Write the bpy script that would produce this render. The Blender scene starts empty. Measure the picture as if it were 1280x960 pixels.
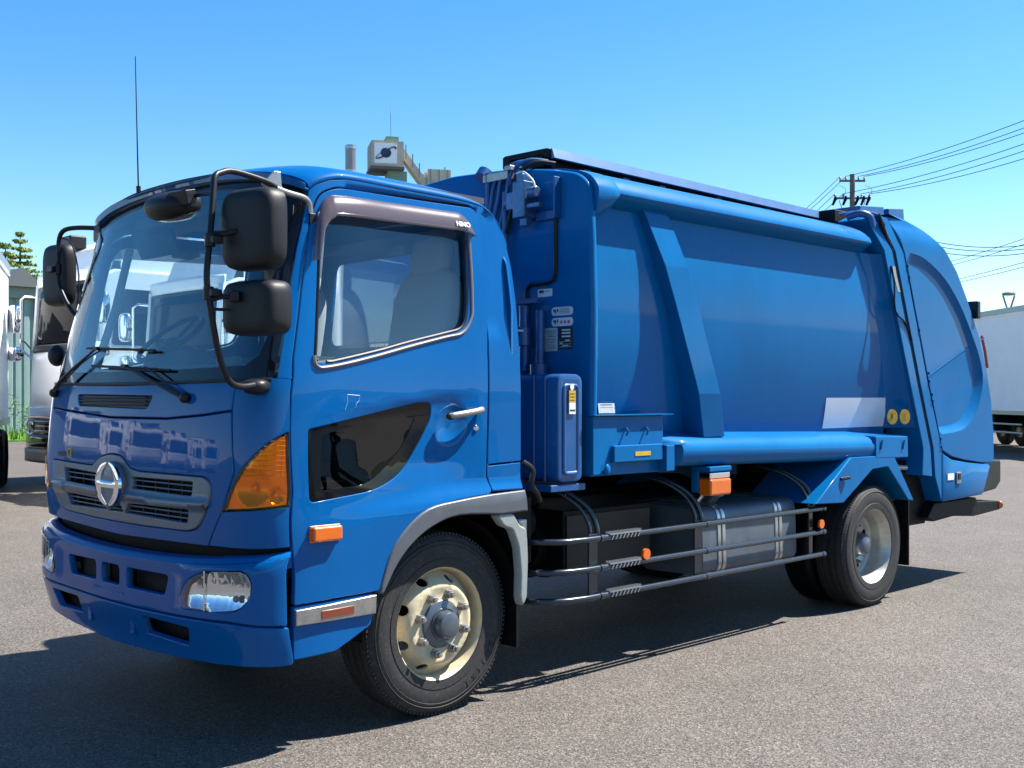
import bpy, bmesh, math, random, bisect
import numpy as np
from mathutils import Vector, Matrix, Euler
from mathutils.geometry import delaunay_2d_cdt
R = math.radians
random.seed(7)
scn = bpy.context.scene
COL = scn.collection

# ------------------------------------------------------------ camera
cam = bpy.data.cameras.new('camera')
cam.sensor_width = 36; cam.lens = 1400 / 1280 * 36
cam.shift_y = 15 / 1280
cam.clip_start = .05; cam.clip_end = 4000
co = bpy.data.objects.new('camera', cam); COL.objects.link(co)
co.location = (-2.25, -3.88, 1.487)
co.rotation_euler = (R(90), 0, -R(44.3))
scn.camera = co

# ------------------------------------------------------------ world and sun
SUN = Vector((.64, -.30, 1.0)).normalized()
w = bpy.data.worlds.new('World'); scn.world = w; w.use_nodes = True
nt = w.node_tree; bg = nt.nodes['Background']
sky = nt.nodes.new('ShaderNodeTexSky'); sky.sky_type = 'NISHITA'; sky.sun_disc = False
sky.sun_elevation = math.asin(SUN.z); sky.sun_rotation = math.atan2(SUN.x, SUN.y)
sky.altitude = 0; sky.air_density = 1.0; sky.dust_density = .2; sky.ozone_density = 2.2
hs = nt.nodes.new('ShaderNodeHueSaturation'); hs.inputs['Saturation'].default_value = 1.38; hs.inputs['Hue'].default_value = .5
nt.links.new(sky.outputs[0], hs.inputs['Color']); nt.links.new(hs.outputs[0], bg.inputs[0])
bg.inputs[1].default_value = .067
sl = bpy.data.lights.new('sun', 'SUN'); sl.energy = 4.6; sl.angle = R(.53); sl.color = (1, .955, .89)
so = bpy.data.objects.new('sun', sl); COL.objects.link(so)
so.rotation_euler = SUN.to_track_quat('Z', 'Y').to_euler()
scn.view_settings.view_transform = 'Standard'; scn.view_settings.look = 'None'
scn.view_settings.exposure = 1.72; scn.view_settings.gamma = 1
scn.cycles.max_bounces = 8; scn.cycles.transparent_max_bounces = 16

# ------------------------------------------------------------ helpers
WP = {}     # world position of every object origin
def tag(o, label=None, cat=None, group=None, kind=None):
    if label: o['label'] = label
    if cat: o['category'] = cat
    if group: o['group'] = group
    if kind: o['kind'] = kind
    return o
def empty(name, loc, label, cat, group=None):
    o = bpy.data.objects.new(name, None); COL.objects.link(o)
    o.location = loc; o.empty_display_size = .2
    WP[o] = Vector(loc); tag(o, label, cat, group); return o
def link(name, me, mat, parent=None):
    """mesh in world coordinates -> object with its origin at its middle"""
    n = len(me.vertices)
    a = np.empty(n * 3); me.vertices.foreach_get('co', a); a = a.reshape(-1, 3)
    c = (a.min(0) + a.max(0)) / 2 if n else np.zeros(3)
    a -= c; me.vertices.foreach_set('co', a.ravel()); me.update()
    o = bpy.data.objects.new(name, me); COL.objects.link(o)
    if mat: me.materials.append(mat)
    c = Vector(c); WP[o] = c
    if parent is not None: o.parent = parent; o.location = c - WP[parent]
    else: o.location = c
    return o
class MB:
    def __init__(s): s.v = []; s.f = []
    def add(s, vs, fs):
        k = len(s.v); s.v += [tuple(p) for p in vs]; s.f += [tuple(i + k for i in f) for f in fs]; return s
    def box(s, c, d, rot=None):
        m = (rot.to_matrix() if isinstance(rot, Euler) else rot) if rot is not None else Matrix.Identity(3)
        vs = [Vector(c) + m @ Vector((x * d[0] / 2, y * d[1] / 2, z * d[2] / 2)) for x in (-1, 1) for y in (-1, 1) for z in (-1, 1)]
        return s.add(vs, [(0, 1, 3, 2), (4, 6, 7, 5), (0, 4, 5, 1), (2, 3, 7, 6), (0, 2, 6, 4), (1, 5, 7, 3)])
    def bb(s, x0, x1, y0, y1, z0, z1): return s.box(((x0 + x1) / 2, (y0 + y1) / 2, (z0 + z1) / 2), (abs(x1 - x0), abs(y1 - y0), abs(z1 - z0)))
    def loft(s, rings, caps=True, closed=True):
        k = len(s.v); n = len(rings[0])
        for r in rings: s.v += [tuple(p) for p in r]
        for i in range(len(rings) - 1):
            for j in range(n if closed else n - 1):
                a = k + i * n + j; b = k + i * n + (j + 1) % n
                s.f.append((a, b, b + n, a + n))
        if caps:
            s.f.append(tuple(k + j for j in reversed(range(n)))); s.f.append(tuple(k + (len(rings) - 1) * n + j for j in range(n)))
        return s
    def tube(s, path, r, n=12, caps=True, sub=0):
        P = [Vector(p) for p in path]
        if sub: P = [Vector(p) for p in cat([tuple(p) for p in P], sub)]
        rr = list(np.interp(np.linspace(0, 1, len(P)), np.linspace(0, 1, len(r)), r)) if isinstance(r, (list, tuple)) else [r] * len(P)
        t0 = (P[1] - P[0]).normalized(); up = Vector((0, 0, 1)) if abs(t0.z) < .9 else Vector((1, 0, 0))
        u = t0.cross(up).normalized(); rings = []
        for i, p in enumerate(P):
            t = (P[min(i + 1, len(P) - 1)] - P[max(i - 1, 0)]).normalized()
            u = (u - t * u.dot(t)).normalized(); v = t.cross(u)
            rings.append([p + (u * math.cos(a) + v * math.sin(a)) * rr[i] for a in [2 * math.pi * k / n for k in range(n)]])
        return s.loft(rings, caps)
    def lathe(s, prof, o=(0, 0, 0), axis='Y', n=48, caps=False):
        """prof: (radius, offset along the axis)"""
        rings = []
        for r, h in prof:
            ring = []
            for k in range(n):
                a = 2 * math.pi * k / n; c, q = math.cos(a) * r, math.sin(a) * r
                p = {'Y': (c, h, q), 'X': (h, c, q), 'Z': (c, q, h)}[axis]
                ring.append((o[0] + p[0], o[1] + p[1], o[2] + p[2]))
            rings.append(ring)
        return s.loft(rings, caps)
    def prism(s, poly, a0, a1, plane='XZ'):
        def m(p, h): return {'XZ': (p[0], h, p[1]), 'YZ': (h, p[0], p[1]), 'XY': (p[0], p[1], h)}[plane]
        return s.loft([[m(p, a0) for p in poly], [m(p, a1) for p in poly]])
    def ell(s, c, r, n=20, m=12, rot=None, pw=1.0):
        mt = rot.to_matrix() if rot is not None else Matrix.Identity(3)
        sg = lambda q: math.copysign(abs(q) ** pw, q)
        rings = []
        for i in range(m + 1):
            ph = -math.pi / 2 + math.pi * i / m
            ph = max(min(ph, math.pi / 2 - .02), -math.pi / 2 + .02)
            rings.append([Vector(c) + mt @ Vector((r[0] * sg(math.cos(ph)) * sg(math.cos(a)), r[1] * sg(math.cos(ph)) * sg(math.sin(a)), r[2] * sg(math.sin(ph)))) for a in [2 * math.pi * k / n for k in range(n)]])
        return s.loft(rings)
    def build(s, name, mat, parent=None, ang=38, bevel=0, seg=2, label=None):
        me = bpy.data.meshes.new(name); me.from_pydata(s.v, [], s.f)
        bm = bmesh.new(); bm.from_mesh(me); bmesh.ops.recalc_face_normals(bm, faces=bm.faces); bm.to_mesh(me); bm.free()
        me.polygons.foreach_set('use_smooth', [True] * len(me.polygons))
        me.set_sharp_from_angle(angle=R(ang))
        o = link(name, me, mat, parent)
        if bevel:
            b = o.modifiers.new('bevel', 'BEVEL'); b.width = bevel; b.segments = seg; b.limit_method = 'ANGLE'; b.angle_limit = R(35); b.harden_normals = True
        if label: o['label'] = label
        return o
def copy_tree(o, parent=None):
    c = o.copy(); COL.objects.link(c)
    if parent is not None: c.parent = parent
    WP[c] = WP.get(o, Vector()).copy()
    for ch in list(o.children): copy_tree(ch, c)
    return c
def cat(pts, n=12):
    out = []
    for i in range(len(pts) - 1):
        p0 = pts[max(i - 1, 0)]; p1 = pts[i]; p2 = pts[i + 1]; p3 = pts[min(i + 2, len(pts) - 1)]
        for k in range(n):
            t = k / n
            out.append(tuple(.5 * ((2 * b) + (-a + c) * t + (2 * a - 5 * b + 4 * c - d) * t * t + (-a + 3 * b - 3 * c + d) * t ** 3) for a, b, c, d in zip(p0, p1, p2, p3)))
    out.append(tuple(pts[-1])); return out
def rnd(pts, r=.03, n=5):
    """closed polygon with rounded corners; a point may carry its own radius"""
    out = []; N = len(pts)
    for i in range(N):
        p = Vector(pts[i][:2]); a = Vector(pts[i - 1][:2]); b = Vector(pts[(i + 1) % N][:2])
        rr = pts[i][2] if len(pts[i]) > 2 else r
        la, lb = (a - p).length, (b - p).length
        d = min(rr, la * .48, lb * .48)
        if d < 1e-4: out.append(tuple(p)); continue
        A = p + (a - p) / la * d; B_ = p + (b - p) / lb * d
        for k in range(n + 1):
            t = k / n; q = A * (1 - t) ** 2 + p * 2 * t * (1 - t) + B_ * t * t; out.append(tuple(q))
    return out
def dens(poly, cell, closed=True):
    out = []; N = len(poly)
    for i in range(N if closed else N - 1):
        a = Vector(poly[i][:2]); b = Vector(poly[(i + 1) % N][:2]); L = (b - a).length
        k = max(1, math.ceil(L / cell))
        for j in range(k): out.append(tuple(a + (b - a) * j / k))
    if not closed: out.append(tuple(poly[-1][:2]))
    return out
def area(p): return sum(p[i - 1][0] * p[i][1] - p[i][0] * p[i - 1][1] for i in range(len(p))) / 2
def clean(p, e=2e-4):
    out = []
    for q in p:
        if not out or math.dist(q, out[-1]) > e: out.append(q)
    if math.dist(out[0], out[-1]) <= e: out.pop()
    return out
def inset(p, d):
    out = []; N = len(p)
    for i in range(N):
        a = Vector(p[i - 1]); b = Vector(p[i]); c = Vector(p[(i + 1) % N])
        e1 = (b - a).normalized(); e2 = (c - b).normalized()
        n1 = Vector((-e1.y, e1.x)); n2 = Vector((-e2.y, e2.x)); m = n1 + n2
        if m.length < 1e-6: m = n1.copy()
        m.normalize(); k = d / max(m.dot(n1), .5)
        out.append(tuple(b + m * k))
    return out
def inpoly(P, poly):
    x, y = P[:, 0], P[:, 1]; r = np.zeros(len(P), bool); q = np.array(poly); x2, y2 = q[:, 0], q[:, 1]; x1, y1 = np.roll(x2, 1), np.roll(y2, 1)
    for a, b, c, d in zip(x1, y1, x2, y2):
        if b == d: continue
        m = ((b > y) != (d > y)) & (x < (c - a) * (y - b) / (d - b) + a); r ^= m
    return r
def panel(name, outer, S, mat, parent, holes=(), cell=.06, th=.018, bev=.004, extra=(), mirror=False, ref=None, label=None):
    """sheet-metal panel: a 2-D outline with holes laid on the surface S(u, v), with thickness and rolled edges"""
    loops = []
    for k, p in enumerate([outer] + list(holes)):
        p = clean(dens(p, cell))
        if (area(p) > 0) != (k == 0): p = p[::-1]
        loops.append(p)
    ins = [inset(p, bev) for p in loops]
    P2 = []; E = []
    for l in ins:
        k = len(P2); n = len(l); P2 += l; E += [(k + i, k + (i + 1) % n) for i in range(n)]
    for l in extra:
        l = dens(l, cell * .7, closed=False); k = len(P2); P2 += l; E += [(k + i, k + i + 1) for i in range(len(l) - 1)]
    q = np.array(ins[0]); lo, hi = q.min(0), q.max(0)
    gx = np.arange(lo[0] + cell / 2, hi[0], cell); gy = np.arange(lo[1] + cell / 2, hi[1], cell)
    G = np.array([(a, b) for a in gx for b in gy]).reshape(-1, 2)
    if len(G):
        m = inpoly(G, ins[0])
        for h in ins[1:]: m &= ~inpoly(G, h)
        G = G[m]
        bd = np.array(P2)
        if len(G):
            d = np.sqrt(((G[:, None, :] - bd[None]) ** 2).sum(-1)).min(1); G = G[d > cell * .45]
        P2 += [tuple(g) for g in G]
    res = delaunay_2d_cdt([Vector(p) for p in P2], E, [], 0, 1e-6)
    V2 = [tuple(v) for v in res[0]]; T = res[2]
    C = np.array([[sum(V2[i][0] for i in t) / len(t), sum(V2[i][1] for i in t) / len(t)] for t in T])
    m = inpoly(C, ins[0])
    for h in ins[1:]: m &= ~inpoly(C, h)
    T = [t for t, k in zip(T, m) if k]
    ref = ref or (lambda p: Vector((1.0, 1.1, p.z)))
    def frame(u, v, e=.0012):
        p = Vector(S(u, v)); du = Vector(S(u + e, v)) - Vector(S(u - e, v)); dv = Vector(S(u, v + e)) - Vector(S(u, v - e))
        return p, du, dv, du.cross(dv).normalized()
    u0, v0 = V2[T[0][0]]; p, du, dv, n = frame(u0, v0); sg = 1 if n.dot(p - ref(p)) > 0 else -1
    vs = []; ns = []; fs = []
    fr = [frame(*p) for p in V2]
    for p, du, dv, n in fr: vs.append(p); ns.append(n * sg)
    nb = len(vs)
    for p, du, dv, n in fr: vs.append(p - n * sg * th); ns.append(-n * sg)
    for t in T: fs.append(tuple(t)); fs.append(tuple(i + nb for i in reversed(t)))
    idx = {}
    lut = {(round(a, 5), round(b, 5)): i for i, (a, b) in enumerate(V2)}
    for l, li in zip(loops, ins):
        n_ = len(l); k = len(vs); top = []
        for i, (p, pi) in enumerate(zip(l, li)):
            j = lut.get((round(pi[0], 5), round(pi[1], 5)))
            if j is None:
                j = min(range(len(V2)), key=lambda t: (V2[t][0] - pi[0]) ** 2 + (V2[t][1] - pi[1]) ** 2)
            top.append(j)
            P, du, dv, n = frame(*p); n = n * sg
            o = P - fr[j][0]; o = (o - n * o.dot(n)); o = o.normalized() if o.length > 1e-7 else n
            vs.append(P - n * bev); ns.append((n * .45 + o).normalized())
            vs.append(P - n * th); ns.append(o)
        for i in range(n_):
            a, b = k + 2 * i, k + 2 * ((i + 1) % n_); ta, tb = top[i], top[(i + 1) % n_]
            if ta != tb:
                fs.append((ta, a, b, tb)); fs.append((a + 1, nb + ta, nb + tb, b + 1))
            fs.append((a, a + 1, b + 1, b))
    if sg < 0: fs = [tuple(reversed(f)) for f in fs]
    out = []
    for mi in ((False, True) if mirror else (False,)):
        v_ = [(p[0], 2.2 - p[1], p[2]) for p in vs] if mi else [tuple(p) for p in vs]
        f_ = [tuple(reversed(f)) for f in fs] if mi else fs
        n2 = [(n[0], -n[1], n[2]) for n in ns] if mi else [tuple(n) for n in ns]
        me = bpy.data.meshes.new(name); me.from_pydata(v_, [], f_)
        me.polygons.foreach_set('use_smooth', [True] * len(me.polygons))
        me.normals_split_custom_set_from_vertices(n2)
        pr = parent[1] if mi and isinstance(parent, (tuple, list)) else (parent[0] if isinstance(parent, (tuple, list)) else parent)
        o = link(name, me, mat, pr)
        if label: o['label'] = label if isinstance(label, str) else label[mi]
        out.append(o)
    return out if mirror else out[0]

# ------------------------------------------------------------ materials
def mat(name, col, rough=.5, metal=0., coat=0., coat_r=.03, spec=.5, bump=None, var=0., vscale=6., dirt=0., trans=0., ior=1.45, rvar=0., streak=0.):
    m = bpy.data.materials.new(name); m.use_nodes = True; t = m.node_tree; N = t.nodes; L = t.links; b = N['Principled BSDF']
    I = b.inputs; I['Base Color'].default_value = (*col, 1); I['Roughness'].default_value = rough; I['Metallic'].default_value = metal
    I['Coat Weight'].default_value = coat; I['Coat Roughness'].default_value = coat_r; I['Specular IOR Level'].default_value = spec
    I['Transmission Weight'].default_value = trans; I['IOR'].default_value = ior
    if coat: I['Coat IOR'].default_value = 1.33 if 'blue' in name else 1.45
    tc = N.new('ShaderNodeTexCoord')
    if var or dirt or rvar:
        n = N.new('ShaderNodeTexNoise'); n.inputs['Scale'].default_value = vscale; n.inputs['Detail'].default_value = 6; n.inputs['Roughness'].default_value = .65
        L.new(tc.outputs['Object'], n.inputs['Vector'])
        if var:
            mx = N.new('ShaderNodeMix'); mx.data_type = 'RGBA'
            mx.inputs['A'].default_value = (*[c * (1 - var) for c in col], 1); mx.inputs['B'].default_value = (*[min(1, c * (1 + var)) for c in col], 1)
            rp = N.new('ShaderNodeMapRange'); rp.inputs['From Min'].default_value = .3; rp.inputs['From Max'].default_value = .7
            L.new(n.outputs['Fac'], rp.inputs['Value']); L.new(rp.outputs[0], mx.inputs['Factor']); src = mx.outputs['Result']
            if dirt:
                n2 = N.new('ShaderNodeTexNoise'); n2.inputs['Scale'].default_value = vscale * 5; n2.inputs['Detail'].default_value = 8; n2.inputs['Roughness'].default_value = .7
                L.new(tc.outputs['Object'], n2.inputs['Vector'])
                r2 = N.new('ShaderNodeMapRange'); r2.inputs['From Min'].default_value = .52; r2.inputs['From Max'].default_value = .75; r2.inputs['To Max'].default_value = dirt
                L.new(n2.outputs['Fac'], r2.inputs['Value'])
                m2 = N.new('ShaderNodeMix'); m2.data_type = 'RGBA'; m2.inputs['B'].default_value = (.16, .14, .12, 1)
                L.new(src, m2.inputs['A']); L.new(r2.outputs[0], m2.inputs['Factor']); src = m2.outputs['Result']
            L.new(src, I['Base Color'])
        if rvar:
            r3 = N.new('ShaderNodeMapRange'); r3.inputs['From Min'].default_value = .3; r3.inputs['From Max'].default_value = .7
            r3.inputs['To Min'].default_value = max(0, rough - rvar); r3.inputs['To Max'].default_value = rough + rvar
            L.new(n.outputs['Fac'], r3.inputs['Value']); L.new(r3.outputs[0], I['Roughness'])
    if streak:   # faint vertical run marks and dust
        mp = N.new('ShaderNodeMapping'); mp.inputs['Scale'].default_value = (7, 7, .35); L.new(tc.outputs['Object'], mp.inputs['Vector'])
        n = N.new('ShaderNodeTexNoise'); n.inputs['Scale'].default_value = 3; n.inputs['Detail'].default_value = 7; n.inputs['Roughness'].default_value = .7; L.new(mp.outputs[0], n.inputs['Vector'])
        r4 = N.new('ShaderNodeMapRange'); r4.inputs['From Min'].default_value = .5; r4.inputs['From Max'].default_value = .8; r4.inputs['To Max'].default_value = streak; L.new(n.outputs['Fac'], r4.inputs['Value'])
        m3 = N.new('ShaderNodeMix'); m3.data_type = 'RGBA'; m3.inputs['B'].default_value = (.012, .125, .30, 1)
        L.new(I['Base Color'].links[0].from_socket, m3.inputs['A']); L.new(r4.outputs[0], m3.inputs['Factor']); L.new(m3.outputs['Result'], I['Base Color'])
    if bump:
        sc, st, dist = bump
        n = N.new('ShaderNodeTexNoise'); n.inputs['Scale'].default_value = sc; n.inputs['Detail'].default_value = 4
        L.new(tc.outputs['Object'], n.inputs['Vector'])
        bp = N.new('ShaderNodeBump'); bp.inputs['Strength'].default_value = st; bp.inputs['Distance'].default_value = dist
        L.new(n.outputs['Fac'], bp.inputs['Height']); L.new(bp.outputs[0], I['Normal'])
        if coat: L.new(bp.outputs[0], I['Coat Normal'])
    return m
def glass(name, tint, refl=1.0, rough=.0):
    m = bpy.data.materials.new(name); m.use_nodes = True; t = m.node_tree; N = t.nodes; L = t.links
    N.remove(N['Principled BSDF']); tr = N.new('ShaderNodeBsdfTransparent'); tr.inputs[0].default_value = (*tint, 1)
    g = N.new('ShaderNodeBsdfGlossy'); g.inputs['Roughness'].default_value = rough; g.inputs[0].default_value = (refl, refl, refl, 1)
    f = N.new('ShaderNodeFresnel'); gm = N.new('ShaderNodeNewGeometry'); mr = N.new('ShaderNodeMapRange')   # thin pane: same reflection on both faces
    mr.inputs['To Min'].default_value = 1.5; mr.inputs['To Max'].default_value = 1 / 1.5; L.new(gm.outputs['Backfacing'], mr.inputs['Value']); L.new(mr.outputs[0], f.inputs[0])
    x = N.new('ShaderNodeMixShader'); L.new(f.outputs[0], x.inputs[0]); L.new(tr.outputs[0], x.inputs[1]); L.new(g.outputs[0], x.inputs[2])
    L.new(x.outputs[0], N['Material Output'].inputs[0]); return m
M_ = {}
M_['cab'] = mat('cab_blue_paint', (.0, .080, .255), rough=.42, metal=.0, spec=.05, coat=.7, coat_r=.02, var=.05, vscale=3, rvar=.05, streak=.14, bump=(2.2, .06, .01))
M_['body'] = mat('body_blue_paint', (.0, .102, .280), rough=.5, metal=.0, spec=.05, coat=.4, coat_r=.08, var=.10, vscale=2.2, rvar=.08, streak=.45, bump=(3, .10, .01))
M_['tblue'] = mat('tank_blue_paint', (.0, .060, .20), rough=.4, metal=.0, coat=.5, coat_r=.12, var=.12, vscale=5, dirt=.25)
M_['black'] = mat('black_plastic', (.008, .008, .010), rough=.42, spec=.35, var=.2, bump=(220, .12, .002))
M_['mirror_black'] = mat('black_mirror_shell', (.009, .009, .011), rough=.5, spec=.35, var=.15, bump=(320, .25, .002))
M_['gblack'] = mat('gloss_black', (.005, .005, .006), rough=.06, spec=.4)
M_['flat_black'] = mat('chassis_black', (.004, .004, .0045), rough=.6, spec=.2, var=.4, vscale=9, dirt=.12)
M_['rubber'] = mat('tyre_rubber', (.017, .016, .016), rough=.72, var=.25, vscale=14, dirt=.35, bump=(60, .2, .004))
M_['tread'] = mat('worn_tyre_rubber', (.020, .020, .020), rough=.8, var=.25, vscale=14, dirt=.45)
M_['cream'] = mat('cream_rim_paint', (.50, .42, .27), rough=.4, var=.08, vscale=9, dirt=.5)
M_['rim'] = mat('silver_rim', (.48, .46, .40), rough=.38, metal=.5, var=.15, vscale=8, dirt=.6)
M_['hub'] = mat('hub_dark_metal', (.10, .12, .145), rough=.28, metal=.5, dirt=.3, var=.2)
M_['chrome'] = mat('chrome', (.8, .8, .82), rough=.06, metal=1)
M_['steel'] = mat('worn_steel', (.34, .32, .30), rough=.35, metal=.8, dirt=.4, var=.2, vscale=20)
M_['alu'] = mat('tank_aluminium', (.085, .105, .13), rough=.5, metal=.3, dirt=.35, var=.22, vscale=5)
M_['strap'] = mat('strap_steel', (.42, .43, .44), rough=.3, metal=.9, var=.1)
M_['rail'] = mat('guard_rail_paint', (.018, .026, .038), rough=.25, metal=.3, coat=.6, var=.15, vscale=14, dirt=.2)
M_['grey'] = mat('grey_plastic', (.075, .082, .095), rough=.42, var=.1, vscale=8, bump=(250, .08, .002))
M_['grille'] = mat('grille_grey', (.12, .14, .17), rough=.38, metal=.2, coat=.2, var=.06)
M_['lgrey'] = mat('light_grey_guard', (.24, .26, .25), rough=.5, var=.1, vscale=9, dirt=.4)
M_['dwind'] = mat('truck_windscreen', (.004, .004, .005), rough=.05, spec=.04)
M_['amber'] = mat('amber_lens', (.75, .15, .004), rough=.16, coat=1, bump=(40, .15, .006), trans=.25)
M_['amber_in'] = mat('amber_lamp_core', (.55, .10, .004), rough=.25, coat=.5)
M_['red'] = mat('red_lens', (.5, .02, .015), rough=.2, coat=1)
M_['refl'] = mat('dull_red_reflector', (.17, .035, .015), rough=.3, coat=.5)
M_['sealm'] = mat('window_seal_metal', (.16, .14, .135), rough=.4, metal=.3, dirt=.2, var=.1)
M_['white'] = mat('white_paint', (.86, .86, .86), rough=.3, coat=.5, var=.03)
M_['wbox'] = mat('white_box_panel', (.86, .87, .88), rough=.45, var=.05, vscale=1.5)
M_['label'] = mat('white_sticker', (.62, .63, .64), rough=.4, var=.08, vscale=30)
M_['paper'] = mat('aged_sticker', (.40, .42, .42), rough=.5, var=.3, vscale=60)
M_['yellow'] = mat('yellow_sticker', (.50, .30, .02), rough=.4, var=.2, vscale=50)
M_['ink'] = mat('dark_print', (.02, .02, .03), rough=.5)
M_['redink'] = mat('red_print', (.5, .05, .08), rough=.5)
M_['patch'] = mat('white_cover_patch', (.62, .64, .70), rough=.5, coat=.0, var=.05, vscale=4)
M_['seat'] = mat('seat_cloth', (.30, .31, .33), rough=.9, bump=(150, .3, .003))
M_['trim'] = mat('cabin_trim', (.50, .49, .46), rough=.75, var=.06)
M_['dtrim'] = mat('dark_cabin_trim', (.05, .055, .065), rough=.6)
M_['visor'] = mat('smoked_visor', (.10, .075, .085), rough=.22, coat=1, coat_r=.04)
_t = M_['visor'].node_tree; _x = _t.nodes.new('ShaderNodeMixShader'); _x.inputs[0].default_value = .38; _tr = _t.nodes.new('ShaderNodeBsdfTransparent')
_t.links.new(_t.nodes['Principled BSDF'].outputs[0], _x.inputs[1]); _t.links.new(_tr.outputs[0], _x.inputs[2]); _t.links.new(_x.outputs[0], _t.nodes['Material Output'].inputs[0])
M_['ws'] = glass('windscreen_glass', (.73, .83, .87), 1.0)
M_['glass'] = glass('door_glass', (.92, .96, .96), 1.0)
M_['amberglass'] = glass('amber_lens_glass', (1.0, .66, .11), .9, .02)
M_['lampback'] = mat('lamp_reflector', (.85, .80, .70), rough=.22, metal=.6)
M_['clear'] = glass('clear_lens', (.93, .95, .97), 1.0)
M_['dglass'] = glass('smoked_glass', (.30, .32, .33), 1.0)
M_['mglass'] = mat('mirror_glass', (.85, .87, .9), rough=.02, metal=1)
M_['orangebar'] = mat('orange_light', (.8, .22, .02), rough=.3, coat=.5)

# ------------------------------------------------------------ cab surfaces
class Plan:
    def __init__(s,pts):
        c=cat(pts); s.c=c; s.l=[0]
        for a,b in zip(c,c[1:]): s.l.append(s.l[-1]+math.dist(a,b))
        s.L=s.l[-1]
    def __call__(s,t):
        sg=1 if t>=0 else -1; t=abs(t)
        if t>=s.L:
            x,y=s.c[-1]; x+=t-s.L
        else:
            import bisect
            i=min(max(bisect.bisect_right(s.l,t)-1,0),len(s.l)-2)
            k=(t-s.l[i])/(s.l[i+1]-s.l[i]); a,b=s.c[i],s.c[i+1]
            x=a[0]+(b[0]-a[0])*k; y=a[1]+(b[1]-a[1])*k
        return (x,y) if sg>0 else (x,2.2-y)
CABP=Plan([(.05,1.1),(.052,.95),(.058,.8),(.066,.6),(.078,.4),(.093,.27),(.107,.18),(.133,.10),(.172,.05),(.225,.02),(.30,.006),(.42,0),(.6,0),(.9,0),(1.2,0),(1.602,0)])
BMPP=Plan([(.0,1.1),(.003,.95),(.01,.8),(.026,.5),(.05,.3),(.08,.18),(.12,.085),(.17,.03),(.23,.0),(.30,-.008),(.42,-.008)])
def sm(a,b,x):
    t=min(max((x-a)/(b-a),0),1); return t*t*(3-2*t)
def lean(z):
    # x shift of the nose with height
    if z<1.0: return .03*(1-sm(.72,1.0,z))
    if z<1.5: return .035*((z-1.0)/.5)**2
    return .035+.14*(z-1.5)/1.0*2*.5+ (z-1.5)*.10
def tumble(x,z):
    t=.035*sm(.93,1.04,z-.06*sm(.3,1.4,x))*sm(.2,1.2,x)
    if z>1.5: t+=.10*((z-1.5)/.9)**1.5
    return t
def M(s,z):
    x,y=CABP(s)
    g=1-sm(.30,1.0,x)
    x2=x+lean(z)*g
    t=tumble(x,z)
    y2=1.1+(y-1.1)*(1-t/1.1)
    return (x2,y2,z)
def B(s,z):
    x,y=BMPP(s)
    # rounded top edge, slight tuck below
    x+= .05*sm(.78,.86,z)*(1-sm(.1,.4,x)) + .045*(1-sm(.36,.58,z))*(1-sm(.2,.4,x))
    return (x,y,z)
W = 2.2
truck = empty('garbage_truck', (3.5, 1.1, 0), 'large blue garbage truck with a rear loader body parked on the grey asphalt', 'truck')
FAR = lambda p: (p[0], W - p[1], p[2])
def both(fn):
    fn(False); fn(True)

# ---- cab front panels
def off(S, d):
    """the same surface moved outwards by d"""
    def T(s_, z):
        e = .004; p = Vector(S(s_, z)); n = (Vector(S(s_ + e, z)) - Vector(S(s_ - e, z))).cross(Vector(S(s_, z + e)) - Vector(S(s_, z - e))).normalized()
        if n.dot(p - Vector((1.0, 1.1, z))) < 0: n = -n
        return tuple(p + n * d)
    return T
hl = [(-.90, 1.427), (-.544, 1.409), (-.094, 1.387), (.434, 1.389), (.715, 1.407), (.90, 1.427)]
cowl = [(x, z + .004) for x, z in hl] + [(.905, 1.553), (.5, 1.541), (0, 1.536), (-.5, 1.541), (-.905, 1.553)]
vent = rnd([(-.53, 1.495), (.29, 1.488), (.25, 1.43), (-.50, 1.44)], .02)
panel('cowl_panel', cowl, M, M_['cab'], truck, holes=[vent])
panel('air_intake', vent, off(M, -.014), M_['black'], truck)
m = MB()
for k in range(3): m.tube([M(s_, 1.448 + .016 * k) for s_ in np.linspace(-.49, .24, 8)], .0045, 6)
m.build('intake_slat', M_['black'], truck)
gr_out = rnd([(-.815, 1.164), (-.27, 1.158), (-.19, 1.20, .03), (-.06, 1.222, .05), (.06, 1.215, .04), (.135, 1.163, .03), (.23, 1.152), (.75, 1.153, .02), (.806, 1.13, .04), (.803, 1.074), (.758, .978, .03), (.703, .927, .04), (.623, .911, .03), (.26, .905), (-.26, .905), (-.60, .912, .03), (-.70, .93, .04), (-.757, .985, .03), (-.80, 1.08)], .012)
hood = [(x, z - .004) for x, z in reversed(hl)] + [(-.94, 1.177), (-.871, 1.012), (-.762, .862), (0, .846), (.762, .862), (.871, 1.012), (.94, 1.177)]
panel('front_panel', hood, M, M_['cab'], truck, holes=[gr_out])
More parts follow.
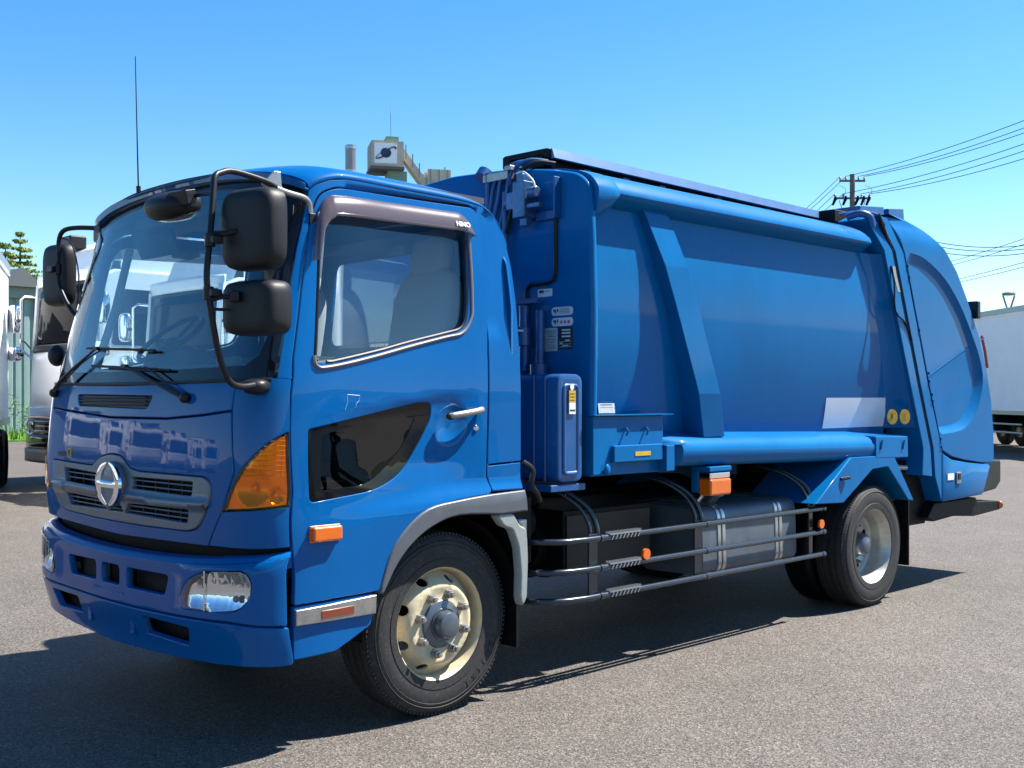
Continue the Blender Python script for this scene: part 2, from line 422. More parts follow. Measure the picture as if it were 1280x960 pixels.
# grille frame with a centre bar, openings and slats
op = [rnd(q, .012) for q in ([(-.62, 1.13), (-.165, 1.120), (-.155, 1.062), (-.59, 1.066)], [(.165, 1.122), (.68, 1.126), (.672, 1.068), (.17, 1.072)],
      [(-.575, 1.006), (-.14, 1.0), (-.08, .958), (-.535, .948)], [(-.06, .985), (.06, .985), (.09, .96), (-.07, .955)], [(.14, 1.0), (.655, 1.006), (.635, .948), (.10, .956)])]
def GR(s_, z):
    x, y, z = M(s_, z)
    d = -.03 * math.exp(-((z - 1.035) / .018) ** 2) + .02 * sm(.0, .05, .0)
    e = .02 * sm(1.0, .93, z) if False else 0
    return (x + d - .006 + e, y, z)
grille = panel('grille', [(a, b) for a, b in inset(gr_out if area(gr_out) > 0 else gr_out[::-1], .004)], GR, M_['grille'], truck, holes=op, cell=.03, th=.028, bev=.006)
for z in (1.084, 1.108):
    for a, b in ((-.615, -.16), (.16, .68)):
        MB().tube([tuple(Vector(M(s_, z)) + Vector((.010, 0, 0))) for s_ in np.linspace(a, b, 8)], .0035, 6).build('grille_slat', M_['grille'], grille)
for z in (.968, .990):
    MB().tube([tuple(Vector(M(s_, z)) + Vector((.010, 0, 0))) for s_ in np.linspace(-.57, .65, 14)], .0035, 6).build('grille_slat', M_['grille'], grille)
for z0, z1, r0 in ((1.062, 1.128, (-.50, -.39, -.28, .25, .36, .47, .58)), (.948, 1.006, (-.46, -.35, -.24, .25, .36, .47, .57))):
    for s_ in r0:
        a = Vector(M(s_, z0)) + Vector((.014, 0, 0)); b = Vector(M(s_, z1)) + Vector((.014, 0, 0))
        MB().box((a + b) / 2, (.014, .005, z1 - z0)).build('grille_fin', M_['black'], grille)
MB().loft([[(M(s_, z)[0] + .085, M(s_, z)[1], z) for s_ in np.linspace(-.8, .8, 9)] for z in (.9, 1.2)], caps=False, closed=False).build('radiator_screen', M_['flat_black'], grille)
# round emblem : ring with two arcs and a crossbar
ec = Vector(M(0, 1.083)) + Vector((-.035, 0, 0))
def arc(a0, a1, w, n=16):
    rings = []
    for i in range(n + 1):
        t = i / n; a = R(a0 + (a1 - a0) * t); ww = w * (.30 + .70 * math.sin(math.pi * t) ** .6)
        ro, ri = .103, .103 - ww
        d = .012 * (.4 + .6 * math.sin(math.pi * t))
        rings.append([(ec.x + h, ec.y + 1.22 * r * math.cos(a), ec.z + r * math.sin(a)) for r, h in ((ro, .006), (ro - .002, -d * .6), ((ro + ri) / 2, -d), (ri + .002, -d * .6), (ri, .006))])
    return rings
emb = MB().loft(arc(-85, 85, .044)).loft(arc(95, 265, .044))
emb.loft([[(ec.x + h, ec.y + y, ec.z + q) for q, h in ((-.019, .006), (-.016, -.010), (0, -.016 + .03 * abs(y)), (.013, -.010), (.016, .006))] for y in np.linspace(-.100, .100, 9)])
emblem = emb.build('emblem', M_['chrome'], truck, ang=60)
MB().loft([[(ec.x + h, ec.y + 1.22 * r * math.cos(a), ec.z + r * math.sin(a)) for a in np.linspace(0, 2 * math.pi, 41)[:-1]] for r, h in ((.0005, -.002), (.085, -.001), (.100, .004), (.103, .012), (.103, .03))]).build('emblem_plate', M_['grille'], emblem)
bp = Vector(M(-.565, 1.204)); MB().box(bp + Vector((-.002, 0, 0)), (.003, .05, .05)).build('small_sticker', M_['yellow'], truck, label='small yellow square sticker on the front panel')
MB().box(bp + Vector((-.0045, 0, .004)), (.002, .018, .026)).box(bp + Vector((-.0045, 0, -.016)), (.002, .030, .005)).build('sticker_print', M_['ink'], truck)
MB().box(Vector(M(-.67, 1.195)) + Vector((-.002, 0, 0)), (.003, .09, .022)).build('small_sticker', M_['ink'], truck)

# ---- corner panels with indicators
lamp = rnd([(.876, 1.013, .008), (.951, 1.158, .12), (1.016, 1.229, .08), (1.09, 1.302, .06), (1.172, 1.342, .01), (1.196, 1.1), (1.192, 1.036, .01)], .02)
lampi = lambda d: inset(lamp if area(lamp) > 0 else lamp[::-1], d)
corner = [(.908, 1.553), (.906, 1.43), (.93, 1.26), (.946, 1.177), (.877, 1.012), (.768, .864), (1.180, .871), (1.192, 1.03), (1.198, 1.1), (1.176, 1.35), (1.155, 1.56), (1.03, 1.56)]
cp = panel('corner_panel', rnd(corner, .004, 2), M, M_['cab'], truck, holes=[lamp], mirror=True, cell=.04)
il = panel('indicator_lamp', lampi(.004), off(M, .007), M_['amberglass'], truck, mirror=True, cell=.025, th=.010, bev=.006)
def IR(s_, z):
    """stepped reflector behind the lens, with two lamp bowls"""
    q1 = math.hypot((s_ - 1.03) / .085, (z - 1.115) / .075); q2 = math.hypot((s_ - 1.135) / .04, (z - 1.085) / .035)
    d = .030 * (1 - min(q1, 1) ** 2) + .022 * (1 - min(q2, 1) ** 2)
    return off(M, -.012 - d)(s_, z)
panel('lamp_reflector', lampi(.010), IR, M_['lampback'], truck, mirror=True, cell=.009, th=.004, bev=.001)
panel('lamp_housing', lampi(-.002), off(M, -.055), M_['black'], truck, mirror=True, cell=.08, th=.01)
for mi in (0, 1):
    f = (lambda p: FAR(p)) if mi else (lambda p: tuple(p))
    m = MB()
    for k in range(8):
        z = 1.165 + .020 * k
        s0 = .955 + max(0, z - 1.16) * .86
        m.tube([f(off(M, -.006)(s_, z)) for s_ in np.linspace(s0 + .01, 1.165, 6)], .0022, 5)
    for s_ in (1.02, 1.055, 1.09, 1.125, 1.155):
        m.tube([f(off(M, -.006)(s_, z)) for z in np.linspace(1.16, min(1.31, 1.00 + (s_ - .87) * 1.25), 6)], .0018, 5)
    o = m.build('lens_rib', M_['lampback'], il[mi]); o['kind'] = 'stuff'
    MB().ell(Vector(f(off(M, -.026)(1.03, 1.115))), (.014, .014, .016), 14, 8).build('bulb', M_['lampback'], il[mi])
    MB().ell(Vector(f(off(M, -.022)(1.135, 1.085))), (.010, .010, .012), 14, 8).build('bulb', M_['lampback'], il[mi])
# black gap under the nose
MB().loft([[(M(s_, z)[0] + .05, M(s_, z)[1] + (.03 if s_ > 0 else -.03) * (abs(s_) > .9), z) for s_ in np.linspace(-1.17, 1.17, 33)] for z in (.74, .90)], caps=False, closed=False).build('gap_shadow_trim', M_['flat_black'], truck)

# ---- A pillars, roof frame, rear quarter (one pressed side frame), lower quarter
dfront = [(1.205, 1.099), (1.178, 1.35), (1.162, 1.567), (1.149, 1.64), (1.137, 1.935), (1.136, 2.236, .05), (1.158, 2.345, .10), (1.24, 2.384, .06), (1.321, 2.386), (2.322, 2.398, .08), (2.358, 2.335, .05), (2.352, 2.053), (2.328, 1.70), (2.312, 1.193), (2.309, 1.107), (2.327, 1.043), (2.309, 1.022)]
door_o = rnd(dfront[3:] + [(2.108, 1.010, .1), (1.916, .983, .1), (1.784, .899, .1), (1.691, .791, .06), (1.632, .642, .01), (1.388, .638), (1.182, .632), (1.190, .85), (1.205, 1.099), (1.178, 1.35), (1.162, 1.567)], .012)
def grow(p, d):
    p = clean(p); p = p if area(p) > 0 else p[::-1]; return inset(p, -d)
def ztop(s_):
    s_ = abs(s_)
    if s_ < .9: return 2.475 - .045 * (s_ / .9) ** 2
    if s_ < 1.12: return 2.43 - .055 * sm(.9, 1.12, s_)
    if s_ < 1.30: return 2.375 + .05 * sm(1.12, 1.30, s_)
    return 2.425
A_edge = [(1.112, 2.36), (1.135, 2.385), (1.20, 2.415), (1.30, 2.43), (1.6, 2.432), (2.0, 2.43), (2.25, 2.425), (2.38, 2.41), (2.455, 2.36), (2.505, 2.27), (2.532, 2.13), (2.542, 1.96), (2.543, 1.85)]
frame = [(1.094, 1.555), (1.093, 1.70), (1.090, 1.8), (1.087, 1.95), (1.091, 2.10), (1.102, 2.22)] + A_edge + [(2.543, 1.168), (2.318, 1.160)]
hole_edge = [p[:2] for p in rnd([(2.318, 1.10), (2.318, 1.193), (2.334, 1.70), (2.358, 2.053), (2.365, 2.34, .055), (2.325, 2.405, .08), (1.321, 2.393), (1.24, 2.391, .06), (1.152, 2.351, .10), (1.130, 2.236, .05), (1.131, 1.935), (1.143, 1.64), (1.1545, 1.562)], .01)][3:]
def MQ(s_, z):
    """cab side with the sunken band behind the door"""
    x, y, z_ = M(s_, z)
    c = 2.405 + .012 * math.sin((z - 1.7) * 4) if z < 2.33 else 2.405
    d = .014 * sm(2.435, 2.405, s_) * sm(1.74, 1.86, z) * sm(2.40, 2.385, z) if s_ > 2.3 else .014 * sm(2.41, 2.395, z) * sm(1.25, 1.32, s_) * (z > 2.3)
    return (x, y + d, z_)
panel('cab_side_frame', frame + hole_edge, MQ, M_['cab'], truck, mirror=True, cell=.035)
panel('lower_quarter_panel', rnd([(2.330, 1.036), (2.318, 1.10), (2.320, 1.152), (2.541, 1.160), (2.536, 1.034)], .006), M, M_['cab'], truck, mirror=True, cell=.04)
# ---- roof
def roof():
    rows = []; nu = 41
    E = cat(A_edge, 4); x0 = M(1.112, 2.36)[0]
    import itertools
    zc_pts = [(.30, 2.485), (.36, 2.535), (.50, 2.572), (.8, 2.588), (1.15, 2.580), (1.35, 2.552), (1.48, 2.485), (1.56, 2.36), (1.595, 2.16), (1.604, 1.96), (1.605, 1.86)]
    # front roof lip
    def lip(d, dz):
        r = []
        for u in np.linspace(-1, 1, nu):
            s_ = u * 1.112; z = ztop(s_) if abs(s_) < 1.112 else 2.36
            z = 2.475 - (2.475 - 2.375) * abs(u) ** 3
            p = Vector(M(-s_, z)); r.append((p.x + d, p.y, z + dz))
        return r
    base = lip(0, 0)
    rows.append([(p[0] + .02, p[1], p[2] - .012) for p in base]); rows.append([(p[0] - .018, p[1], p[2] - .004) for p in base]); rows.append([(p[0] - .022, p[1], p[2] + .01) for p in base])
    n = len(E)
    for k in range(1, n):
        if E[k][1] < 2.20: break
        s_, z = E[k]; xs, ys, zs = M(s_, z)
        t = (xs - x0)
        zc = np.interp(xs, [.0, x0, x0 + .06, .60, .80, 1.15, 1.35, 1.47, 1.55, 1.59, 1.602], [2.47, 2.485, 2.508, 2.535, 2.545, 2.540, 2.522, 2.475, 2.385, 2.23, 1.9])
        if k > n - 12: zc = max(zc, zs + .035 * (n - 1 - k) / 12)
        zc = max(zc, zs + .05); h = zc - zs; bow = .19 * max(0, 1 - (xs - x0) / .7) ** 1.5
        row = []
        for i, u in enumerate(np.linspace(-1, 1, nu)):
            uu = math.copysign(1 - (1 - abs(u)) ** 1.6, u)
            yy = 1.1 - uu * (1.1 - ys); a = abs(uu)
            pr = (1 - a ** 3.2) ** (1 / 2.2)
            bx = -bow * (1 - a ** 2.2)
            back = .012 * pr * sm(1.45, 1.6, xs)
            row.append((xs + bx + back, yy, zs + h * pr))
        rows.append(row)
    b = MB().loft(rows, caps=False, closed=False)
    o = b.build('roof', M_['cab'], truck, ang=60)
    sd = o.modifiers.new('thick', 'SOLIDIFY'); sd.thickness = .012; sd.offset = -1
    return o
roof_o = roof()
# roof bolts seen along the edge
for x, y, z in ((.80, .40, 2.524), (.98, .38, 2.522), (1.30, .38, 2.505), (1.42, .40, 2.475)): MB().ell((x, y, z), (.012, .012, .007), 8, 6).build('roof_plug', M_['black'], roof_o)
# back wall of the cab with its window
panel('cab_back_wall', rnd([(.045, .95), (2.155, .95), (2.155, 1.92), (2.12, 2.15), (1.95, 2.36, .1), (.25, 2.36, .1), (.08, 2.15), (.045, 1.92)], .03), lambda y, z: (1.592 - .03 * max(0, (z - 2.05) / .31) ** 2, y, z), M_['cab'], truck,
      holes=[rnd([(.62, 1.78), (1.58, 1.78), (1.50, 2.25), (.70, 2.25)], .07)], cell=.15, ref=lambda p: Vector((1.0, p.y, p.z)))
panel('rear_window', rnd([(.60, 1.76), (1.60, 1.76), (1.52, 2.29), (.68, 2.29)], .07), lambda y, z: (1.568, y, z), M_['glass'], truck, cell=.3, th=.004, bev=.001, ref=lambda p: Vector((1.0, p.y, p.z)))

# ---- windscreen
wz = lambda s_: 1.545 + .010 * (s_ / 1.0) ** 2
ws_o = [(s_, wz(s_)) for s_ in np.linspace(-1.078, 1.078, 19)] + [(1.086, 1.80), (1.082, 1.95), (1.086, 2.10), (1.097, 2.22), (1.085, 2.35)] + [(s_, 2.470 - .10 * (abs(s_) / 1.085) ** 3) for s_ in np.linspace(1.0, -1.0, 17)] + [(-1.085, 2.35), (-1.097, 2.22), (-1.086, 2.10), (-1.082, 1.95), (-1.086, 1.80)]
ws_i = [(s_, 1.603 + .012 * s_ * s_) for s_ in np.linspace(-.93, .93, 17)] + [(1.0, 1.66), (1.025, 1.75), (1.03, 2.0), (1.03, 2.22), (1.01, 2.31)] + [(s_, 2.425 - .09 * (abs(s_)) ** 3) for s_ in np.linspace(.93, -.93, 17)] + [(-1.01, 2.31), (-1.03, 2.22), (-1.03, 2.0), (-1.025, 1.75), (-1.0, 1.66)]
wsf = panel('windscreen_border', ws_o, off(M, -.004), M_['gblack'], truck, holes=[ws_i], cell=.06, th=.008, bev=.002)
panel('windscreen', grow(ws_i, .006), off(M, -.006), M_['ws'], truck, cell=.08, th=.005, bev=.001)
m = MB().tube([off(M, .0)(s_, wz(s_) - .002) for s_ in np.linspace(-1.075, 1.075, 40)], .008, 8)
m.build('windscreen_seal', M_['black'], truck)

# ---- doors
win = rnd([(1.243, 1.632, .02), (1.215, 1.85), (1.186, 2.10), (1.178, 2.25, .05), (1.215, 2.318, .06), (1.30, 2.328), (2.19, 2.338, .06), (2.250, 2.27, .06), (2.240, 2.087), (2.222, 1.914, .08), (2.190, 1.80, .10), (2.05, 1.768, .05), (1.671, 1.685), (1.33, 1.622, .02)], .02)
low = rnd([(1.262, 1.35, .015), (1.90, 1.458), (1.975, 1.455, .03), (1.975, 1.39, .04), (1.905, 1.275, .08), (1.80, 1.145, .08), (1.64, 1.077, .08), (1.285, 1.045, .025)], .03)
def DR(s_, z):
    """door skin: sunken cup behind the handle, soft crease under the belt"""
    x, y, z_ = M(s_, z)
    u, v = (s_ - 2.10) / .105, (z - (1.360 + (s_ - 2.10) * .30)) / .108
    d = .015 * (1 - sm(.25, 1.0, math.sqrt(u * u + v * v)))
    zc = 1.40 + (s_ - 1.28) * .115
    d += .016 * sm(zc + .02, zc - .05, z) * sm(1.18, 1.9, s_) * sm(2.30, 2.0, s_) if z > 1.2 else .016 * sm(1.05, 1.2, z) * sm(1.18, 1.9, s_) * sm(2.30, 2.0, s_)
    return (x, y + d, z_)
door = panel('door', door_o, DR, M_['cab'], truck, holes=[win, low], mirror=True, cell=.03, th=.03, extra=[[(2.10 + .105 * r_ * math.cos(a), 1.360 + .0315 * r_ * math.cos(a) + .108 * r_ * math.sin(a)) for a in np.linspace(0, 2 * math.pi, 33)] for r_ in (.35, .5, .67, .84, 1.0)], label=('passenger door with smoked lower window', 'driver door'))
panel('window_glass', grow(win, .01), off(M, -.022), M_['glass'], door, mirror=True, cell=.12, th=.004, bev=.001)
panel('lower_window', grow(low, .012), off(DR, -.010), M_['dglass'], door, mirror=True, cell=.10, th=.004, bev=.001)
li = rnd([(1.335, 1.325, .02), (1.80, 1.405, .02), (1.89, 1.40, .03), (1.80, 1.245, .08), (1.60, 1.105, .08), (1.345, 1.09, .02)], .03)
panel('lower_window_border', low, off(DR, -.006), M_['gblack'], door, holes=[li], mirror=True, cell=.08, th=.003, bev=.001)
panel('door_inner_trim', rnd([(1.25, .75), (2.2, 1.05), (2.22, 1.74), (1.25, 1.58)], .05), off(M, -.055), M_['trim'], door, holes=[rnd([(1.30, 1.08), (1.75, 1.10), (1.93, 1.42), (1.30, 1.34)], .04)], mirror=True, cell=.15)
# window seal bright strip along the sill and rear edge
sill = cat([(1.240, 1.655), (1.262, 1.612), (1.34, 1.610), (1.671, 1.672), (2.05, 1.756), (2.17, 1.785), (2.232, 1.86), (2.246, 1.95), (2.256, 2.10), (2.262, 2.26)], 6)
def seal(mi):
    f = FAR if mi else (lambda p: p)
    MB().tube([f(off(M, .001)(*p)) for p in sill], .0085, 8).build('window_seal', M_['sealm'], door[mi])
    MB().tube([f(off(M, -.004)(*p)) for p in dens(inset(win if area(win) > 0 else win[::-1], .008), .06)], .007, 6).build('rubber_seal', M_['black'], door[mi])
both(seal)
# rain visor over the window: a smoked shell standing proud of the door
def visor(mi):
    f = FAR if mi else (lambda p: p)
    up = cat([(1.165, 2.05), (1.158, 2.17), (1.162, 2.27), (1.195, 2.335), (1.28, 2.352), (1.7, 2.358), (2.12, 2.362), (2.22, 2.356), (2.270, 2.31), (2.284, 2.25)], 8)
    lo = cat([(1.186, 2.05), (1.186, 2.13), (1.192, 2.19), (1.222, 2.232), (1.29, 2.250), (1.7, 2.256), (2.12, 2.262), (2.18, 2.262), (2.225, 2.258), (2.274, 2.248)], 8)
    rings = []
    for a, b in zip(up, lo):
        ring = []
        for t, d in ((0, .002), (.04, .014), (.16, .026), (.45, .036), (.8, .042), (1, .043)):
            ring.append(f(off(M, d)(a[0] + (b[0] - a[0]) * t, a[1] + (b[1] - a[1]) * t)))
        rings.append(ring)
    o = MB().loft(rings, caps=False, closed=False).build('rain_visor', M_['visor'], door[mi], ang=70)
    sd = o.modifiers.new('thick', 'SOLIDIFY'); sd.thickness = .003
    return o
vis = [visor(False), visor(True)]
def text(txt, size, origin, ux, uy, mt, name, parent, ext=.0012, bold=.0):
    c = bpy.data.curves.new(name, 'FONT'); c.body = txt; c.size = size; c.extrude = ext; c.align_x = 'CENTER'; c.align_y = 'CENTER'; c.offset = bold
    o = bpy.data.objects.new(name, c); COL.objects.link(o)
    me = bpy.data.meshes.new_from_object(o.evaluated_get(bpy.context.evaluated_depsgraph_get()))
    bpy.data.objects.remove(o); ux = Vector(ux).normalized(); uy = Vector(uy); uy = (uy - ux * ux.dot(uy)).normalized(); uz = ux.cross(uy)
    mt4 = Matrix((ux, uy, uz)).transposed().to_4x4(); mt4.translation = Vector(origin); me.transform(mt4)
    me.materials.clear(); return link(name, me, mt, parent)
TM = Matrix
a = Vector(off(M, .042)(2.155, 2.292)); b = Vector(off(M, .042)(2.235, 2.292)); c_ = Vector(off(M, .038)(2.19, 2.31)); d_ = Vector(off(M, .043)(2.19, 2.275))
text('HINO', .034, (a + b) / 2 + Vector((0, -.004, 0)), b - a, c_ - d_, M_['white'], 'visor_lettering', door[0], .0006, .0007)
text('HINO', .034, FAR((a + b) / 2 + Vector((0, -.004, 0))), (a.x - b.x, 0, 0), (0, .2, 1), M_['white'], 'visor_lettering', door[1], .0006, .0008)
# door handle, lock, marker lamp
def furniture(mi):
    f = FAR if mi else (lambda p: p)
    P = lambda s_, z, d: f(off(M, d)(s_, z))
    h = MB().tube([P(2.045, 1.392, .012), P(2.06, 1.396, .032), P(2.11, 1.402, .038), P(2.19, 1.412, .038), P(2.245, 1.420, .032), P(2.268, 1.422, .010)], [.010, .015, .016, .016, .017, .014], 10, sub=3)
    h.build('handle', M_['steel'], door[mi])
    MB().ell(P(2.06, 1.394, .028), (.028, .014, .018)).build('handle_hinge', M_['black'], door[mi])
    q = P(2.243, 1.335, -.002); MB().lathe([(.0005, -.008), (.010, -.008), (.014, -.004), (.017, .006)] if not mi else [(.0005, .008), (.010, .008), (.014, .004), (.017, -.006)], q, 'Y', 16).build('lock', M_['chrome'], door[mi])
    sgn = -1 if mi else 1
    q = Vector(P(1.350, .916, 0)); MB().box(q + Vector((0, -.014 * sgn, 0)), (.145, .034, .062)).build('side_marker_lamp', M_['amber'], door[mi], bevel=.010, seg=3)
    MB().box(q + Vector((0, -.001 * sgn, 0)), (.152, .010, .070)).build('lamp_base', M_['amber_in'], door[mi], bevel=.003)
both(furniture)
# faint scratch outline left by a removed sticker
sp = [(1.448, 1.427), (1.458, 1.46), (1.454, 1.493), (1.528, 1.489), (1.526, 1.468), (1.511, 1.455), (1.508, 1.437)]
MB().tube([off(DR, .0002)(*p) for p in dens(sp, .01, False)], .0009, 4).build('scratch', M_['label'], door[0])

# ---- step cover and bright strip below the door
step = rnd([(1.182, .624), (1.60, .634), (1.622, .62), (1.602, .56), (1.585, .50), (1.479, .452), (1.388, .415), (1.182, .408)], .01)
panel('step_cover', step, off(M, -.004), M_['cab'], truck, mirror=True, cell=.05, th=.03)
st = panel('step_strip', rnd([(1.186, .612), (1.608, .628), (1.604, .548), (1.186, .548)], .004), off(M, .012), M_['steel'], truck, mirror=True, cell=.08, th=.02)
panel('step_reflector', rnd([(1.305, .597), (1.477, .599), (1.477, .566), (1.305, .563)], .004), off(M, .015), M_['refl'], st, mirror=True, cell=.08, th=.003, bev=.001)

# ---- bumper
blow = rnd([(-1.19, .553), (-.95, .545), (-.3, .550), (.3, .550), (.95, .565), (1.21, .548), (1.205, .395, .02), (.9, .385), (.5, .368), (0, .357), (-.5, .368), (-.9, .385), (-1.205, .395, .02)], .006)
bup = [(s_, z - .004 + .008) for s_, z in ((-1.205, .553), (-.95, .549), (-.3, .554), (.3, .554), (.95, .569), (1.205, .552))]
btop = [(s_, .775 + .06 * (abs(s_) / 1.2) ** 2.2) for s_ in np.linspace(1.2, -1.2, 25)]
slots = [rnd(q, .025) for q in ([(-.50, .708), (-.15, .716), (-.15, .626), (-.46, .618)], [(-.085, .716), (.095, .716), (.095, .628), (-.085, .628)], [(.165, .716), (.525, .718), (.49, .630), (.165, .628)])]
hlr = [(.632, .635, .04), (.70, .722, .03), (.80, .765, .04), (1.02, .785, .03), (1.060, .75, .03), (1.050, .665, .04), (.985, .612, .04), (.66, .596, .03)]
hlo = rnd(hlr, .03)
hlm = [(-a, b) for a, b in hlo]
def BU(s_, z):
    x, y, z_ = B(s_, z)
    # broad sunken field round the slots
    u = abs(s_ - .01) / .66; v = abs(z - .668) / .075
    d = .022 * (1 - sm(.86, 1.0, u)) * (1 - sm(.8, 1.12, v))
    top = .05 * sm(.775, .84, z - .06 * (abs(s_) / 1.2) ** 2.2)
    return (x + d, y, z_)
bumper = panel('bumper', bup + btop, BU, M_['cab'], truck, holes=slots + [hlo, hlm], cell=.035, th=.03, bev=.006)
# the bumper's top ledge
ledge = []
for s_ in np.linspace(-1.2, 1.2, 41):
    z = .775 + .06 * (abs(s_) / 1.2) ** 2.2; x, y, _ = BU(s_, z); n = Vector((1.0, 0, 0)) if abs(s_) < .9 else Vector((1.0, 1.0 if s_ > 0 else -1.0, 0)).normalized()
    k = .075 * (1 - .5 * sm(.9, 1.15, abs(s_)))
    ledge.append([(x + .001, y, z - .003), (x + n.x * .010, y + n.y * .010, z + .012), (x + n.x * .028, y + n.y * .028, z + .020), (x + n.x * k, y + n.y * k, z + .022), (x + n.x * k, y + n.y * k, z - .05)])
MB().loft(ledge, caps=False, closed=False).build('bumper_ledge', M_['cab'], bumper, ang=70)
lsl = [rnd(q, .015) for q in ([(-.70, .516), (-.335, .523), (-.33, .445), (-.66, .430)], [(.335, .523), (.70, .520), (.665, .437), (.33, .445)])]
blo = panel('lower_bumper', blow, B, M_['cab'], truck, holes=lsl, cell=.05, th=.03, bev=.005)
for q in slots: panel('slot_backing', grow(q, .02), off(BU, -.06), M_['flat_black'], bumper, cell=.1)
for q in lsl: panel('slot_backing', grow(q, .02), off(B, -.06), M_['flat_black'], blo, cell=.1)
for y in (.88, 1.32): MB().box((B(0, .47)[0] + .012, y, .45), (.02, .035, .05)).box((B(0, .47)[0] + .006, y, .478), (.012, .018, .018)).build('number_plate_bracket', M_['cab'], blo, bevel=.004)
MB().bb(.012, .02, .94, 1.26, .575, .60).build('towing_cover', M_['cab'], bumper, bevel=.003)
# headlamps
def headlamp(mi):
    S = (lambda S0: (lambda s_, z: S0(-s_, z))) if mi else (lambda S0: S0)
    hp = hlo; f = FAR if mi else (lambda p: tuple(p))
    hb = panel('headlamp', grow(hp, .004), S(off(B, -.045)), M_['black'], truck, cell=.05, th=.01)
    o = panel('lens', inset(hp if area(hp) > 0 else hp[::-1], .004), S(off(B, .004)), M_['clear'], hb, cell=.04, th=.004, bev=.002)
    big = rnd([(.82, .60), (.81, .68), (.83, .765), (1.02, .775, .03), (1.05, .74, .03), (1.04, .67, .03), (.98, .62, .03)], .03)
    def bowl(s_, z):
        d = math.hypot((s_ - .94) / .13, (z - .69) / .10); return f(off(B, -.042 + .030 * min(d, 1.1) ** 2 + .0009 * math.sin(s_ * 170))(s_, z))
    panel('reflector', big, bowl, M_['chrome'], hb, cell=.015, th=.004, bev=.001)
    sml = rnd([(.70, .61), (.715, .70), (.80, .755), (.805, .68), (.812, .605)], .02)
    def bowl2(s_, z):
        d = math.hypot((s_ - .765) / .05, (z - .675) / .07); return f(off(B, -.036 + .024 * min(d, 1.2) ** 2 + .0007 * math.sin(s_ * 220))(s_, z))
    panel('reflector', sml, bowl2, M_['chrome'], hb, cell=.012, th=.004, bev=.001)
    MB().ell(Vector(f(off(B, -.02)(.975, .665))), (.014, .014, .014), 12, 8).build('bulb', M_['hub'], hb)
    m = MB().tube([f(off(B, -.004)(.812, z)) for z in np.linspace(.605, .768, 6)], .004, 6)
    m.build('lamp_divider', M_['chrome'], hb)
both(headlamp)
# ---- wipers
def WS(s_, z, d=.03): return off(M, d)(s_, z)
def wiper(piv, elbow, b0, b1):
    w_ = MB().tube([WS(*piv, .02), WS((piv[0] * .7 + elbow[0] * .3), piv[1] * .7 + elbow[1] * .3, .035), WS(*elbow, .03)], [.012, .009, .005], 8, sub=3).build('wiper', M_['black'], truck)
    MB().tube([WS(b0[0] + (b1[0] - b0[0]) * t, b0[1] + (b1[1] - b0[1]) * t, .012) for t in np.linspace(0, 1, 10)], .006, 6).build('wiper_blade', M_['black'], w_)
    MB().tube([WS(b0[0] + (b1[0] - b0[0]) * t, b0[1] + (b1[1] - b0[1]) * t, .024 + .004 * math.sin(t * math.pi * 4) ** 2) for t in np.linspace(.12, .88, 12)], .0045, 6).build('blade_frame', M_['black'], w_)
    c = WS(elbow[0], elbow[1], .028); MB().box(c, (.02, .05, .018)).build('wiper_joint', M_['black'], w_, bevel=.003)
    MB().ell(WS(*piv, .015), (.024, .03, .024), 14, 8).build('wiper_pivot', M_['black'], w_)
wiper((-.86, 1.500), (-.36, 1.712), (-.52, 1.722), (.245, 1.690))
wiper((.585, 1.478), (.02, 1.618), (-.40, 1.632), (.42, 1.598))
MB().tube([WS(-.80, 1.50), WS(-.50, 1.64), WS(-.30, 1.70)], .004, 6, sub=3).build('wiper_link', M_['black'], truck)
MB().tube([WS(.56, 1.492), WS(.36, 1.566), WS(.22, 1.612)], .0045, 6, sub=3).build('wiper_link', M_['black'], truck)
# ---- mirrors, near side : loop arm with three mirrors
bm_ = MB().ell(Vector(M(1.02, 1.525)) + Vector((-.012, -.012, 0)), (.062, .055, .032), 20, 10, Euler((0, 0, R(40))), .8)
arm_p = [(.110, .0, 1.530), (.031, -.03, 1.524), (-.032, -.05, 1.551), (-.079, -.06, 1.654), (-.109, -.06, 1.804), (-.128, -.06, 1.925), (-.112, -.05, 2.062), (-.090, -.03, 2.173), (-.075, -.015, 2.270), (-.062, -.005, 2.33), (-.028, .01, 2.352), (.039, .03, 2.369), (.188, .05, 2.355), (.25, .06, 2.338)]
arm = MB().tube(arm_p, .0125, 12, sub=4).build('mirror_arm', M_['black'], truck)
bm_.build('arm_base', M_['black'], arm)
br = MB().tube([(.235, .06, 2.338), (.31, .072, 2.325), (.406, .09, 2.318), (.440, .10, 2.295), (.446, .098, 2.255)], [.012, .013, .012, .012, .010], 10, sub=4)
br.build('arm_bracket', M_['steel'], arm)
MB().prism([(.19, 2.345), (.245, 2.405), (.275, 2.405), (.28, 2.35), (.30, 2.315), (.22, 2.32)], .062, .078).build('bracket_plate', M_['steel'], arm, bevel=.003)
MB().box((.448, .098, 2.235), (.03, .025, .045)).tube([(.44, .12, 2.30), (.43, .16, 2.36), (.40, .20, 2.385)], .01, 8).build('arm_mount', M_['black'], arm, bevel=.003)
for z, x in ((2.075, -.112), (1.875, -.118)): MB().tube([(x, -.055, z - .025), (x, -.055, z + .025)], .020, 12).box((x + .012, -.078, z), (.045, .04, .028)).build('arm_clamp', M_['black'], arm, bevel=.003)
